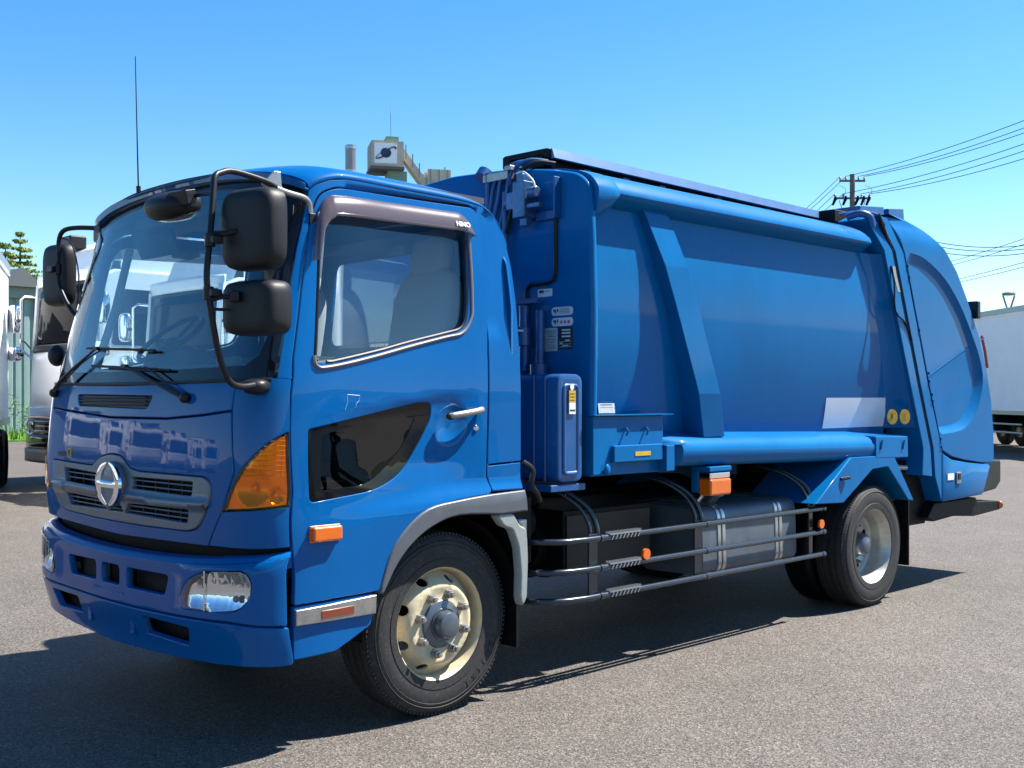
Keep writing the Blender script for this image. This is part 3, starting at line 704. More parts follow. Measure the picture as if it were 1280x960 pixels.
def shell(c, w_, h, t, yaw, name, parent=None, px=.42):
    rot = Euler((0, 0, R(yaw)))
    rings = []
    n = 40
    def sq(a, ww, hh, pw=px):
        return (math.copysign(abs(math.cos(a)) ** pw, math.cos(a)) * ww / 2, math.copysign(abs(math.sin(a)) ** pw, math.sin(a)) * hh / 2)
    for d, k in ((t / 2, .955), (t / 2 - .004, .99), (t * .2, 1.0), (-t * .15, .965), (-t * .33, .90), (-t * .43, .80), (-t * .48, .6), (-t * .5, .3)):
        ring = []
        for i in range(n):
            y, z = sq(2 * math.pi * i / n, w_ * k, h * (1 - (1 - k) * .75))
            ring.append(Vector(c) + rot.to_matrix() @ Vector((d, y, z)))
        rings.append(ring)
    o = MB().loft(rings).build(name, M_['mirror_black'], parent or truck, ang=50)
    ring = []
    MB().loft([[Vector(c) + rot.to_matrix() @ Vector((t / 2 + dd, *sq(2 * math.pi * i / n, w_ * .88, h * .92))) for i in range(n)] for dd in (.001, .004)]).build('mirror_glass', M_['mglass'], o)
    return o
m1 = shell((.01, -.150, 2.120), .285, .312, .10, 13, 'mirror')
MB().tube([(-.102, -.06, 2.10), (-.075, -.10, 2.10), (-.04, -.13, 2.11)], .012, 8).build('mirror_stay', M_['black'], m1)
m2 = shell((.020, -.152, 1.822), .285, .212, .12, 13, 'mirror')
MB().tube([(-.120, -.058, 1.85), (-.08, -.10, 1.862), (-.045, -.14, 1.862)], .010, 8).build('mirror_stay', M_['black'], m2)
MB().tube([(-.116, -.058, 1.815), (-.06, -.115, 1.812)], .006, 8).build('mirror_stay', M_['black'], m2)
MB().box((-.048, -.128, 1.862), (.035, .075, .042), Euler((0, 0, R(-30)))).build('stay_socket', M_['mirror_black'], m2, bevel=.008, seg=3)
m3 = MB().ell((-.085, .29, 2.250), (.10, .150, .058), 28, 16, Euler((R(4), R(-14), R(-6))), .85).build('round_mirror', M_['mirror_black'], truck)
MB().ell((-.072, .29, 2.236), (.085, .132, .048), 28, 12, Euler((R(4), R(-14), R(-6))), .85).build('mirror_glass', M_['mglass'], m3)
MB().tube([(-.076, -.01, 2.262), (-.08, .06, 2.268), (-.085, .16, 2.27)], .009, 8).box((-.112, .155, 2.262), (.05, .11, .055), Euler((0, R(-14), R(10)))).build('mirror_stay', M_['black'], m3, bevel=.012)
# ---- far side mirror on its own loop
farm = MB().tube([(.40, 2.10, 2.406), (.34, 2.2, 2.412), (.30, 2.27, 2.402), (.288, 2.31, 2.36), (.287, 2.32, 2.263), (.287, 2.32, 2.13), (.298, 2.28, 2.04), (.315, 2.22, 1.962), (.33, 2.18, 1.92)], .013, 12, sub=4).build('mirror_arm', M_['black'], truck)
m4 = shell((.315, 2.395, 2.165), .25, .35, .08, 8, 'mirror')
MB().tube([(.287, 2.32, 2.16), (.287, 2.32, 2.22)], .022, 12).box((.275, 2.345, 2.19), (.06, .07, .035)).build('mirror_stay', M_['black'], m4, bevel=.004)
MB().tube([(.285, 2.31, 2.36), (.33, 2.25, 2.33), (.35, 2.20, 2.15), (.33, 2.18, 1.95)], .004, 6, sub=4).build('mirror_cable', M_['black'], farm)
MB().ell((.27, 2.30, 1.71), (.045, .06, .06), 16, 10).build('under_mirror', M_['mirror_black'], truck)
# ---- whip aerial on the roof corner
an = MB().tube([(.425, 1.63, 2.48), (.42, 1.63, 2.575)], .012, 10).build('aerial_base', M_['black'], truck)
MB().tube([(.42, 1.63, 2.56), (.411, 1.63, 2.9), (.403, 1.63, 3.245)], [.0042, .003, .0022], 6).build('aerial', M_['black'], truck)

# ---- wheel arch trim, rear guard
ao = [(1.626, .632), (1.692, .792), (1.784, .898), (1.919, .980), (2.109, 1.006), (2.309, 1.020), (2.539, 1.027), (2.552, .924)]
ai = [(2.37, .920), (2.105, .935), (1.949, .900), (1.828, .834), (1.737, .751), (1.679, .667), (1.650, .625)]
archp = cat(ao[:6], 4)[:-1] + ao[5:] + cat(ai, 4)
at = panel('wheel_arch_trim', [p for p in archp], off(M, .012), M_['grey'], truck, mirror=True, cell=.035, th=.10, bev=.010)
mf = [(2.34, .918), (2.46, .918), (2.50, .855), (2.545, .84), (2.555, .78), (2.560, .68), (2.552, .50), (2.52, .455), (2.500, .50), (2.505, .62), (2.490, .75), (2.45, .84), (2.39, .86)]
panel('rear_wheel_guard', rnd(mf, .02), off(M, .004), M_['lgrey'], truck, mirror=True, cell=.05, th=.05, bev=.010)
def flap(mi):
    f = FAR if mi else (lambda p: p)
    lin = []
    for k in range(21):
        a = R(185 - 190 * k / 20); r = .475
        x = 1.157 + r * math.cos(a); z = .455 + r * math.sin(a)
        lin.append([f((x, .06, z)), f((x, .55, z))])
    MB().loft(lin, caps=False, closed=False).build('wheel_arch_liner', M_['flat_black'], truck)
    MB().box(f((1.625, .27, .56)), (.02, .44, .62)).build('mud_flap', M_['flat_black'], truck)
both(flap)
# ---- cab underside, frame, engine, axles
MB().bb(.45, 1.585, .62, 1.58, .60, 1.02).bb(.20, .62, .16, 2.04, .70, .92).bb(.12, .5, .3, 1.9, .42, .62).build('cab_underside', M_['flat_black'], truck)
for y in (.68, 1.52): MB().bb(.35, 6.6, y - .035, y + .035, .60, .83).build('chassis_rail', M_['flat_black'], truck, bevel=.004)
for x in (1.75, 2.4, 3.1, 3.9, 4.6, 5.5, 6.2): MB().bb(x - .05, x + .05, .716, 1.484, .62, .80).build('cross_member', M_['flat_black'], truck)
MB().bb(1.65, 2.5, .74, 1.46, .42, .98).tube([(2.5, 1.1, .62), (5.1, 1.1, .52)], .05, 12).build('gearbox', M_['flat_black'], truck, bevel=.02)
MB().bb(2.22, 2.98, .30, .62, .50, .86).build('battery_box', M_['flat_black'], truck, bevel=.012)
MB().bb(2.24, 2.96, .292, .300, .53, .83).build('battery_cover', M_['black'], truck, bevel=.003)
MB().tube([(2.15, .55, .66), (3.1, .55, .66)], .13, 20).tube([(1.8, .5, .80), (2.1, .5, .80)], .11, 18).build('air_tank', M_['flat_black'], truck)
MB().bb(1.66, 1.86, .18, .40, .62, .98).build('air_dryer', M_['flat_black'], truck, bevel=.02)
MB().tube([(1.157, .2, .43), (1.157, 2.0, .43)], .06, 12).tube([(5.107, .2, .43), (5.107, 2.0, .43)], .075, 14).ell((5.107, 1.1, .46), (.2, .17, .2)).build('axle', M_['flat_black'], truck)
MB().bb(1.75, 4.45, 1.72, 2.12, .40, .92).build('far_side_dark_box', M_['flat_black'], truck, bevel=.01)  # added black box: hides the ground beyond so the underside looks dark
MB().bb(2.55, 4.3, .76, 1.44, .40, .80).build('underbody_dark_box', M_['flat_black'], truck, bevel=.02)  # second added box, blocks the view through and keeps the underbody dark
for y in (.75, 1.45): MB().bb(4.5, 5.75, y - .04, y + .04, .50, .56).build('leaf_spring', M_['flat_black'], truck)

# ---- wheels
def tyre_mb(y0, wd, Ro=.427, out=-1):
    """tyre with its outer face at y0, going inwards (+y)"""
    P = [(.262, .028), (.268, .012), (.285, .004), (.31, -.002), (.345, -.004), (.375, .000), (.395, .006), (.408, .014), (.418, .024), (.4245, .034)]
    half = P + [(.427, .046), (.427, .066), (.419, .067), (.419, .074), (.427, .075), (.427, .104), (.419, .105), (.419, .113), (.427, .114)]
    prof = [(r, y) for r, y in half] + [(r, wd - y) for r, y in reversed(half)]
    return MB().lathe([(r, y0 - out * 0 + y) for r, y in prof], (0, 0, 0), 'Y', 96)
def wheel_front():
    rim = MB().lathe([(.262, .10), (.262, .022), (.270, .012), (.268, .004), (.262, .000), (.256, .006), (.250, .024), (.246, .055), (.244, .10), (.240, .2)], (0, 0, 0), 'Y', 72).build('wheel', M_['cream'], truck, ang=50)
    def D(u, v):
        r = math.hypot(u, v)
        y = .000 + .070 * sm(.172, .252, r) + .003 * math.sin(r * 60) * sm(.10, .13, r)
        return (u, y, v)
    holes = [[(.216 * math.cos(a) + .018 * math.cos(a) * math.cos(b) - .026 * math.sin(a) * math.sin(b), .216 * math.sin(a) + .018 * math.sin(a) * math.cos(b) + .026 * math.cos(a) * math.sin(b)) for b in np.linspace(0, 2 * math.pi, 14)[:-1]] for a in [2 * math.pi * (k + .5) / 8 for k in range(8)]]
    circ = lambda r, n=64: [(r * math.cos(2 * math.pi * k / n), r * math.sin(2 * math.pi * k / n)) for k in range(n)]
    panel('rim_disc', circ(.246), D, M_['cream'], rim, holes=holes + [circ(.085, 32)], cell=.022, th=.012, bev=.003, ref=lambda p: Vector((p.x, 1, p.z)))
    tyre_mb(-.004, .235).build('tyre', M_['rubber'], rim, ang=30)
    m = MB()
    for k in range(120):
        a = 2 * math.pi * k / 120
        for y in (.022, .206): m.box((.4185 * math.cos(a), y, .4185 * math.sin(a)), (.010, .020, .012), Euler((0, -a, 0)))
    o = m.build('tread_block', M_['tread'], rim); o['kind'] = 'stuff'
    MB().lathe([(.264, -.0035), (.30, -.0075), (.302, -.0075), (.304, -.004)], (0, 0, 0), 'Y', 72).lathe([(.383, -.004), (.386, -.0062), (.389, -.002)], (0, 0, 0), 'Y', 72).lathe([(.366, -.0068), (.368, -.0085), (.370, -.0068)], (0, 0, 0), 'Y', 72).build('sidewall_rib', M_['rubber'], rim)
    hb = MB().lathe([(.112, .03), (.112, -.004), (.108, -.009), (.094, -.012), (.076, -.016), (.074, -.026)], (0, 0, 0), 'Y', 40).build('hub', M_['hub'], rim)
    MB().lathe([(.0005, -.070), (.045, -.070), (.056, -.066), (.062, -.056), (.064, -.04), (.066, -.024), (.076, -.023)], (0, 0, 0), 'Y', 40).build('hub_cap', M_['hub'], rim)
    first = None
    for k in range(8):
        a = 2 * math.pi * (k + .5) / 8 + .1; c = (.140 * math.cos(a), 0, .140 * math.sin(a))
        if first is None:
            first = MB().lathe([(.023, .010), (.023, -.008), (.019, -.009), (.019, -.030), (.012, -.032), (.0115, -.046), (.0005, -.047)], (0, 0, 0), 'Y', 6).build('wheel_nut', M_['steel'], rim, ang=25); o = first
            base = WP[first].copy()
        else:
            o = first.copy(); COL.objects.link(o)
        o.location = Vector(c) + base - WP[rim]; o.parent = rim
    for k, ch in enumerate('EXTENZA'):
        a = R(-62 + 7.5 * k); ux = Vector((-math.sin(a), 0, math.cos(a))); up = Vector((-math.cos(a), 0, -math.sin(a)))
        text(ch, .034, (.345 * math.cos(a), -.0085, .345 * math.sin(a)), ux, up, M_['rubber'], 'tyre_lettering', rim, .0012)
    return rim
def wheel_rear():
    rim = MB().lathe([(.262, .05), (.270, .012), (.268, .004), (.262, .000), (.256, .006), (.248, .03), (.236, .06), (.230, .085), (.228, .135), (.222, .15), (.205, .157), (.19, .158)], (0, 0, 0), 'Y', 72).build('wheel', M_['rim'], truck, ang=50)
    circ = lambda r, n=48: [(r * math.cos(2 * math.pi * k / n), r * math.sin(2 * math.pi * k / n)) for k in range(n)]
    holes = [[(.178 * math.cos(a) + .024 * math.cos(b), .178 * math.sin(a) + .024 * math.sin(b)) for b in np.linspace(0, 2 * math.pi, 14)[:-1]] for a in [2 * math.pi * (k + .5) / 8 for k in range(8)]]
    panel('rim_disc', circ(.222), lambda u, v: (u, .155 + .02 * sm(.19, .12, math.hypot(u, v)), v), M_['rim'], rim, holes=holes, cell=.025, th=.01, bev=.003, ref=lambda p: Vector((p.x, 1, p.z)))
    tyre_mb(-.004, .235).build('tyre', M_['rubber'], rim, ang=30)
    tyre_mb(.262, .235).build('tyre', M_['flat_black'], rim, ang=30)  # inner tyre coloured darker than the outer one, standing in for shade
    m = MB()
    for k in range(120):
        a = 2 * math.pi * k / 120
        for y in (.022, .206): m.box((.4185 * math.cos(a), y, .4185 * math.sin(a)), (.010, .020, .012), Euler((0, -a, 0)))
    o = m.build('tread_block', M_['tread'], rim); o['kind'] = 'stuff'
    MB().lathe([(.264, -.0035), (.30, -.0075), (.302, -.0075), (.304, -.004)], (0, 0, 0), 'Y', 72).lathe([(.383, -.004), (.386, -.0062), (.389, -.002)], (0, 0, 0), 'Y', 72).build('sidewall_rib', M_['rubber'], rim)
    MB().lathe([(.0005, .045), (.05, .046), (.066, .055), (.078, .075), (.080, .13), (.100, .14), (.102, .17)], (0, 0, 0), 'Y', 32).build('hub', M_['hub'], rim)
    first = None
    for k in range(8):
        a = 2 * math.pi * (k + .5) / 8; c = (.140 * math.cos(a), .150, .140 * math.sin(a))
        if first is None:
            first = MB().lathe([(.017, .02), (.017, 0), (.011, -.002), (.0105, -.02), (.0005, -.021)], (0, 0, 0), 'Y', 6).build('wheel_nut', M_['hub'], rim, ang=25); o = first; base = WP[first].copy()
        else:
            o = first.copy(); COL.objects.link(o)
        o.location = Vector(c) + base - WP[rim]; o.parent = rim
    return rim
def place(rim, x, y, far=False, yaw=0):
    base = WP[rim]
    rim.rotation_euler = (0, 0, math.pi if far else R(yaw))
    off_ = Vector((-base.x, -base.y, base.z)) if far else Vector(base)
    rim.location = Vector((x, y, .427)) + off_ - WP[truck]
wf = wheel_front(); wf2 = copy_tree(wf, truck); place(wf, 1.157, .085); place(wf2, 1.157, 2.2 - .085, True)
wr = wheel_rear(); wr2 = copy_tree(wr, truck); place(wr, 5.107, .0); place(wr2, 5.107, 2.2, True)

# ---- cab interior
dash = [(.42, 1.2), (.40, 1.50), (.36, 1.585), (.42, 1.63), (.56, 1.645), (.70, 1.62), (.78, 1.54), (.80, 1.35), (.74, 1.2)]
dm = MB().prism(dash, .10, 2.10).build('dashboard', M_['dtrim'], truck, bevel=.015)
MB().prism([(.56, 1.60), (.60, 1.73), (.70, 1.73), (.80, 1.62), (.80, 1.5), (.6, 1.5)], 1.42, 1.92).build('instrument_binnacle', M_['dtrim'], dm, bevel=.02)
MB().bb(.50, .72, .30, .75, 1.635, 1.665).build('dash_tray', M_['dtrim'], dm, bevel=.01)
tl = Euler((0, R(-38), 0)).to_matrix(); cw = Vector((.66, 1.74, 1.80))
ring = [cw + tl @ Vector((.20 * math.cos(a), .20 * math.sin(a), 0)) for a in np.linspace(0, 2 * math.pi, 33)]
sw = MB().tube(ring, .014, 10).build('steering_wheel', M_['black'], truck)
MB().tube([cw + tl @ Vector((-.2, 0, 0)), cw + tl @ Vector((0, 0, -.03)), cw + tl @ Vector((.2, 0, 0))], .012, 8).tube([cw + tl @ Vector((0, -.2, 0)), cw + tl @ Vector((0, 0, -.03)), cw + tl @ Vector((0, .2, 0))], .012, 8).ell(cw + tl @ Vector((0, 0, -.03)), (.055, .055, .03)).tube([cw + tl @ Vector((0, 0, -.03)), (.62, 1.68, 1.45)], .03, 10).build('wheel_spoke', M_['black'], sw)
def seat(y):
    s_ = MB().ell((1.12, y, 1.50), (.26, .25, .09), 24, 12, None, .5).build('seat', M_['seat'], truck)
    MB().ell((1.40, y, 1.80), (.075, .235, .34), 24, 14, Euler((0, R(10), 0)), .55).build('seat_backrest', M_['seat'], s_)
    MB().ell((1.45, y, 2.19), (.055, .135, .10), 20, 12, Euler((0, R(10), 0)), .6).build('headrest', M_['seat'], s_)
    MB().bb(.95, 1.35, y - .18, y + .18, 1.1, 1.44).build('seat_base', M_['dtrim'], s_, bevel=.02)
seat(.50); seat(1.68)
MB().ell((1.14, 1.09, 1.45), (.24, .22, .08), 20, 10, None, .5).build('centre_seat', M_['seat'], truck)
MB().bb(.45, 1.57, .12, 2.08, 1.05, 1.10).build('cab_floor', M_['dtrim'], truck)
MB().prism([(.42, 2.36), (.46, 2.42), (.70, 2.47), (1.5, 2.46), (1.5, 2.43), (.7, 2.435), (.5, 2.36)], .16, 2.04).build('headlining', M_['dtrim'], truck)
MB().bb(.40, .62, .55, 1.65, 2.33, 2.40).build('overhead_console', M_['dtrim'], truck, bevel=.015)
for y0 in (.35, 1.35): MB().box((.50, y0 + .25, 2.29), (.02, .42, .16), Euler((0, R(-25), 0))).build('sun_visor', M_['dtrim'], truck, bevel=.006)
for y in (.19, 2.01): MB().bb(1.42, 1.56, y - .03, y + .03, 1.1, 2.26).build('inner_pillar', M_['trim'], truck, bevel=.01)
for y in (.10, 2.10): MB().tube([(.40, y, 1.62), (.50, y + (.04 if y < 1 else -.04), 1.98), (.56, y + (.08 if y < 1 else -.08), 2.30)], .022, 10).build('pillar_trim', M_['trim'], truck)
# ================================================================= packer body
def barrel(z): return .052 + .072 * ((z - 2.10) / .65) ** 2
def rslope(x): return -.022 * (x - 2.8)
# main hull
def hull_prof(n=14):
    near = [(barrel(z), z) for z in np.linspace(1.08, 2.50, n)]
    top = [(.16, 2.60), (.20, 2.66), (.31, 2.695), (.6, 2.735), (1.1, 2.755)]
    half = near + top; far = [(2.2 - y, z) for y, z in reversed(half[:-1])]
    return half + far
hp_ = hull_prof()
hull = MB().loft([[(x, y, z) for y, z in hp_] for x in (2.15, 2.6, 3.4, 4.2, 5.0, 5.6)]).build('body_hull', M_['body'], truck, ang=25)
# front bulkhead with rounded outline
fo = [(.0, 1.085), (-.012, 1.9), (.0, 2.35), (.018, 2.60, .09), (.10, 2.665, .07), (.31, 2.715, .1), (.64, 2.76, .1), (1.1, 2.785), (1.56, 2.76, .1), (1.89, 2.715, .1), (2.10, 2.665, .07), (2.182, 2.60, .09), (2.2, 2.35), (2.212, 1.9), (2.2, 1.085)]
fo = rnd(fo, .05, 6)
bk = MB()
rings = []
fp = clean(fo); fp = fp if area(fp) > 0 else fp[::-1]
for x, d in ((2.112, .022), (2.114, .014), (2.120, .005), (2.130, .0), (2.150, .0), (2.154, .004), (2.154, .10)):
    rings.append([(x, y, z) for y, z in inset(fp, d)])
bulk = MB().loft(rings).build('front_bulkhead', M_['body'], truck, ang=50)
# top tube running along the roof edge
def tubeprof(dy, dz, k=1.0, low=0):
    p = [(.20, 2.488 - low), (.10, 2.490 - low), (.03, 2.520 - low), (-.004, 2.540 - low * .8), (-.018, 2.550 - low * .5), (-.024, 2.562 - low * .3), (-.022, 2.575), (-.010, 2.597), (.010, 2.623), (.034, 2.645), (.065, 2.662), (.12, 2.684), (.22, 2.706), (.36, 2.724), (.36, 2.6)]
    return [(y + dy, z + dz) for y, z in p]
def toptube(mi):
    f = FAR if mi else (lambda p: p)
    t = MB().loft([[f((x, y + d, z)) for y, z in tubeprof(0, 0)] for x, d in ((2.28, .01), (2.32, 0), (3, 0), (4, 0), (4.99, 0), (5.045, .008), (5.07, .04))]).build('roof_edge_tube', M_['body'], truck, ang=32)
    MB().loft([[f((x, y + d, z)) for y, z in tubeprof(.0, .002, low=l)] for x, d, l in ((2.150, .003, .10), (2.19, -.002, .09), (2.26, -.004, .055), (2.31, -.003, .02), (2.325, .006, .004))]).build('tube_end_cap', M_['body'], t, ang=40)
both(toptube)
# bottom roll
def roll(mi):
    f = FAR if mi else (lambda p: p)
    pr = [(.24, 1.300), (.15, 1.276), (.06, 1.258), (.015, 1.244), (-.012, 1.224), (-.027, 1.200), (-.031, 1.184), (-.030, 1.160), (-.020, 1.124), (.0, 1.098), (.03, 1.088), (.12, 1.085), (.3, 1.085)]
    rr = []
    for x, k in ((2.70, .0), (2.78, .35), (2.86, 1), (2.95, 1), (3.6, 1), (4.4, 1), (5.05, 1), (5.52, 1.0)):
        e = rslope(x)
        rr.append([f((x, y if y > .12 else .12 + (y - .12) * k, z + e if k > .3 else 1.17 + (z - 1.17) * .8)) for y, z in pr])
    t = MB().loft(rr).build('lower_roll', M_['body'], truck, ang=40)
    e = MB().loft([[f((x, y, z + rslope(x))) for y, z in ((.10, 1.262), (-.036, 1.252), (-.040, 1.10), (.1, 1.095))] for x in (5.07, 5.55)]).build('roll_end_box', M_['body'], t, bevel=.006)
    for x in (5.13, 5.46): MB().tube([f((x, -.045, 1.16 + rslope(x))), f((x + .02, -.045, 1.225 + rslope(x)))], .006, 8).build('hook', M_['body'], t)
both(roll)
# slanted strut on each side
def strut(mi):
    f = FAR if mi else (lambda p: p)
    rr = []
    for z, yo in ((2.55, .055), (2.50, .030), (2.215, -.016), (2.0, -.02), (1.56, -.02), (1.50, -.018), (1.245, .028)):
        t = (2.52 - z) / 1.28; xl = 2.58 + .555 * t; xr = 2.794 + .55 * t
        rr.append([f((xl, .22, z)), f((xl, yo, z)), f((xr, yo, z)), f((xr, .22, z))])
    MB().loft(rr).build('slanted_strut', M_['body'], truck, ang=6, bevel=.004)
both(strut)
# rear rib of the body and flange of the tailgate
Aln = [(5.046, 2.735), (5.208, 2.529), (5.412, 2.038), (5.62, 1.55), (5.815, 1.097), (5.80, .894)]
Bln = [(5.15, 2.775), (5.345, 2.53), (5.545, 2.045), (5.75, 1.55), (5.95, 1.093), (5.98, .875)]
Cln = [(5.315, 2.765), (5.50, 2.53), (5.699, 2.051), (5.905, 1.55), (6.123, 1.087), (6.123, .675)]
def rib(mi):
    f = FAR if mi else (lambda p: p)
    rr = []
    for (xa, z), (xb, zb) in zip(Aln, Bln):
        y0 = -.028 if z < 2.6 else .02
        rr.append([f((xa - .015, .24, z)), f((xa, y0, z)), f((xb - .015, y0, zb)), f((xb - .015, .24, zb))])
    MB().loft(rr).build('rear_rib', M_['body'], truck, ang=25, bevel=.006)
    # fillet between sheet and rib
    rr = []
    for k in range(9):
        z = 2.5 - 1.25 * k / 8; xa = float(np.interp(z, [p[1] for p in reversed(Aln)], [p[0] for p in reversed(Aln)]))
        b = barrel(z); rr.append([f((xa - .17, b - .001, z)), f((xa - .10, b - .012, z)), f((xa - .04, b * .5, z)), f((xa - .008, -.005, z))])
    MB().loft(rr, caps=False, closed=False).build('rib_fillet', M_['body'], truck, ang=60)
both(rib)
# seal hose and worn edge along the tailgate joint
jn = [(x + .006, z) for x, z in Bln[:-1]]
for mi in (0, 1):
    f = FAR if mi else (lambda p: p)
    MB().tube([f((x, -.012, z)) for x, z in jn], .013, 8).build('joint_seal', M_['black'], truck)
    MB().tube([f((5.30, -.03, 2.42)), f((5.33, -.042, 2.3)), f((5.34, -.045, 2.1)), f((5.52, -.035, 2.02)), f((5.62, -.033, 1.9))], .007, 6, sub=3).build('hydraulic_line', M_['black'], truck)
    MB().loft([[f((x - .012, -.030, z)), f((x + .030, -.030, z)), f((x + .030, -.026, z)), f((x - .012, -.026, z))] for x, z in ((5.34, 2.42), (5.36, 2.36), (5.40, 2.28), (5.42, 2.24))]).build('worn_plate', M_['steel'], truck)
# ================================================================= tailgate
tgo = [(5.335, 2.790, .03), (5.648, 2.790), (5.907, 2.736), (6.178, 2.618), (6.389, 2.461), (6.578, 2.252), (6.788, 1.98), (6.935, 1.717), (7.030, 1.454), (7.075, 1.20), (7.085, .99), (7.06, .940, .03), (6.85, .945), (6.534, .979), (6.30, 1.015), (6.135, 1.070), (5.920, 1.55), (5.715, 2.051), (5.515, 2.53)]
ro_ = cat([(5.60, 2.535), (5.841, 2.509), (6.178, 2.383), (6.461, 2.182), (6.68, 1.95), (6.81, 1.779), (6.865, 1.617), (6.80, 1.44), (6.66, 1.295), (6.461, 1.215), (6.12, 1.193)], 4)
ri_ = cat([(5.66, 2.464), (5.949, 2.415), (6.222, 2.283), (6.506, 2.069), (6.67, 1.87), (6.745, 1.70), (6.755, 1.56), (6.66, 1.40), (6.463, 1.285), (6.16, 1.253)], 4)
ro_poly = np.array(ro_ + [(6.05, 1.22), (5.915, 1.55), (5.71, 2.05), (5.56, 2.45)])
ri_poly = np.array(ri_ + [(6.10, 1.27), (5.945, 1.56), (5.74, 2.05), (5.62, 2.44)])
def sdist(p, poly):
    a = poly; b = np.roll(poly, -1, 0); ab = b - a; ap = np.array(p) - a
    t = np.clip((ap * ab).sum(1) / np.maximum((ab * ab).sum(1), 1e-9), 0, 1); d = np.sqrt(((ap - ab * t[:, None]) ** 2).sum(1)).min()
    return d if inpoly(np.array([p]), [tuple(q) for q in poly])[0] else -d
def TS(x, z): return (x, -.030 + .06 * sm(2.55, 2.80, z) ** 2, z)
def TI(x, z):
    """floor of the recess, folded along a diagonal crease"""
    cr = (x - 5.923) * .344 - (z - 1.626)
    return (x, .004 + (.035 * min(cr, .25) if cr > 0 else .010 * cr), z)
# rounded back of the tailgate
path = cat([(5.648, 2.790), (5.907, 2.736), (6.178, 2.618), (6.389, 2.461), (6.578, 2.252), (6.788, 1.98), (6.935, 1.717), (7.030, 1.454), (7.075, 1.20), (7.085, .99)], 3)
rows = [[(5.335, y, 2.790 + .01) for y in (.0, .03, .08, .4, 1.1, 1.8, 2.12, 2.17, 2.2)]]
for x, z in path:
    y0 = TS(x, z)[1]
    rows.append([(x - .01, y0 + .002, z - .01), (x + .012, y0 + .02, z + .010), (x + .022, y0 + .06, z + .016), (x + .03, .4, z + .022), (x + .035, 1.1, z + .025), (x + .03, 1.8, z + .022), (x + .022, 2.14 - y0, z + .016), (x + .012, 2.18 - y0, z + .010), (x - .01, 2.198 - y0, z - .01)])
TG = MB().loft(rows, caps=False, closed=False).build('tailgate', M_['body'], truck, ang=50)
ri_side = [(6.10, 1.262), (5.945, 1.56), (5.74, 2.05), (5.62, 2.45)]; ro_side = [(6.075, 1.215), (5.915, 1.55), (5.70, 2.05), (5.555, 2.47)]
crease = [(5.96, 1.640), (6.74, 1.905)]
rr_ = lambda p: Vector((p.x, 1.1, p.z))
Ro = ro_ + ro_side; Ri = ri_ + ri_side
N_ = 72
def resamp(poly, n):
    P = [Vector(p) for p in poly]; P.append(P[0]); L = [0]
    for i in range(1, len(P)): L.append(L[-1] + (P[i] - P[i - 1]).length)
    return [tuple(P[min(bisect.bisect_right(L, t) - 1, len(P) - 2)].lerp(P[min(bisect.bisect_right(L, t) - 1, len(P) - 2) + 1], (t - L[min(bisect.bisect_right(L, t) - 1, len(P) - 2)]) / max(1e-9, L[min(bisect.bisect_right(L, t) - 1, len(P) - 2) + 1] - L[min(bisect.bisect_right(L, t) - 1, len(P) - 2)]))) for t in np.linspace(0, L[-1], n, endpoint=False)]
tgp = panel('side_panel', rnd(tgo, .015), TS, M_['body'], TG, holes=[Ro], cell=.06, th=.03, bev=.006, mirror=True, ref=rr_)
panel('recess_panel', grow(Ri, .004), TI, M_['body'], TG, cell=.06, th=.01, bev=.002, mirror=True, extra=[crease], ref=rr_)
Rom = []
for q in ro_ + ro_side: Rom.append(q)
# matching inner ring: each outer point with its nearest inner one
Rm = [(a_, min(resamp(Ri, 300), key=lambda t: (t[0] - a_[0]) ** 2 + (t[1] - a_[1]) ** 2)) for a_ in resamp(Ro, 110)]
for mi in (0, 1):
    f = FAR if mi else (lambda p: p)
    rings = []
    for t, e in ((0, 0), (.08, .10), (.25, .32), (.5, .60), (.75, .86), (.92, .98), (1, 1)):
        rings.append([f((a_[0] + (b_[0] - a_[0]) * t, (TS(*a_)[1] + .002) * (1 - e) + (TI(*b_)[1] + .001) * e, a_[1] + (b_[1] - a_[1]) * t)) for a_, b_ in Rm])
    MB().loft(rings, caps=False).build('recess_wall', M_['body'], TG, ang=60)
for mi in (0, 1):
    f = FAR if mi else (lambda p: p)
    MB().tube([f((5.945, .000, 1.632)), f((5.98, .003, 1.645)), f((6.70, .003, 1.893)), f((6.78, -.018, 1.925)), f((6.82, -.032, 1.94)), f((6.90, -.033, 1.965))], .0045, 6).build('crease_line', M_['body'], TG)
    # flange strip B-C, with hinge bolts
    rr = [[f((xb + .028, .12, zb)), f((xb + .028, -.030 if zb < 2.6 else .0, zb)), f((xc - .006, -.030 if zb < 2.6 else .0, zc)), f((xc - .006, .12, zc))] for (xb, zb), (xc, zc) in zip(Bln, Cln)]
    MB().loft(rr).build('tailgate_flange', M_['body'], TG, ang=25, bevel=.004)
    for x, z in ((5.56, 2.44), (5.585, 2.36), (5.745, 1.98), (5.90, 1.66), (5.91, 1.60), (5.955, 1.50), (5.965, 1.45), (6.10, 1.16), (6.11, 1.10)):
        MB().tube([f((x, -.026, z)), f((x, -.042, z))], .012, 8).build('flange_bolt', M_['body'], TG)
MB().bb(6.2, 6.98, .12, 2.08, .72, 1.0).build('hopper_floor', M_['flat_black'], TG)
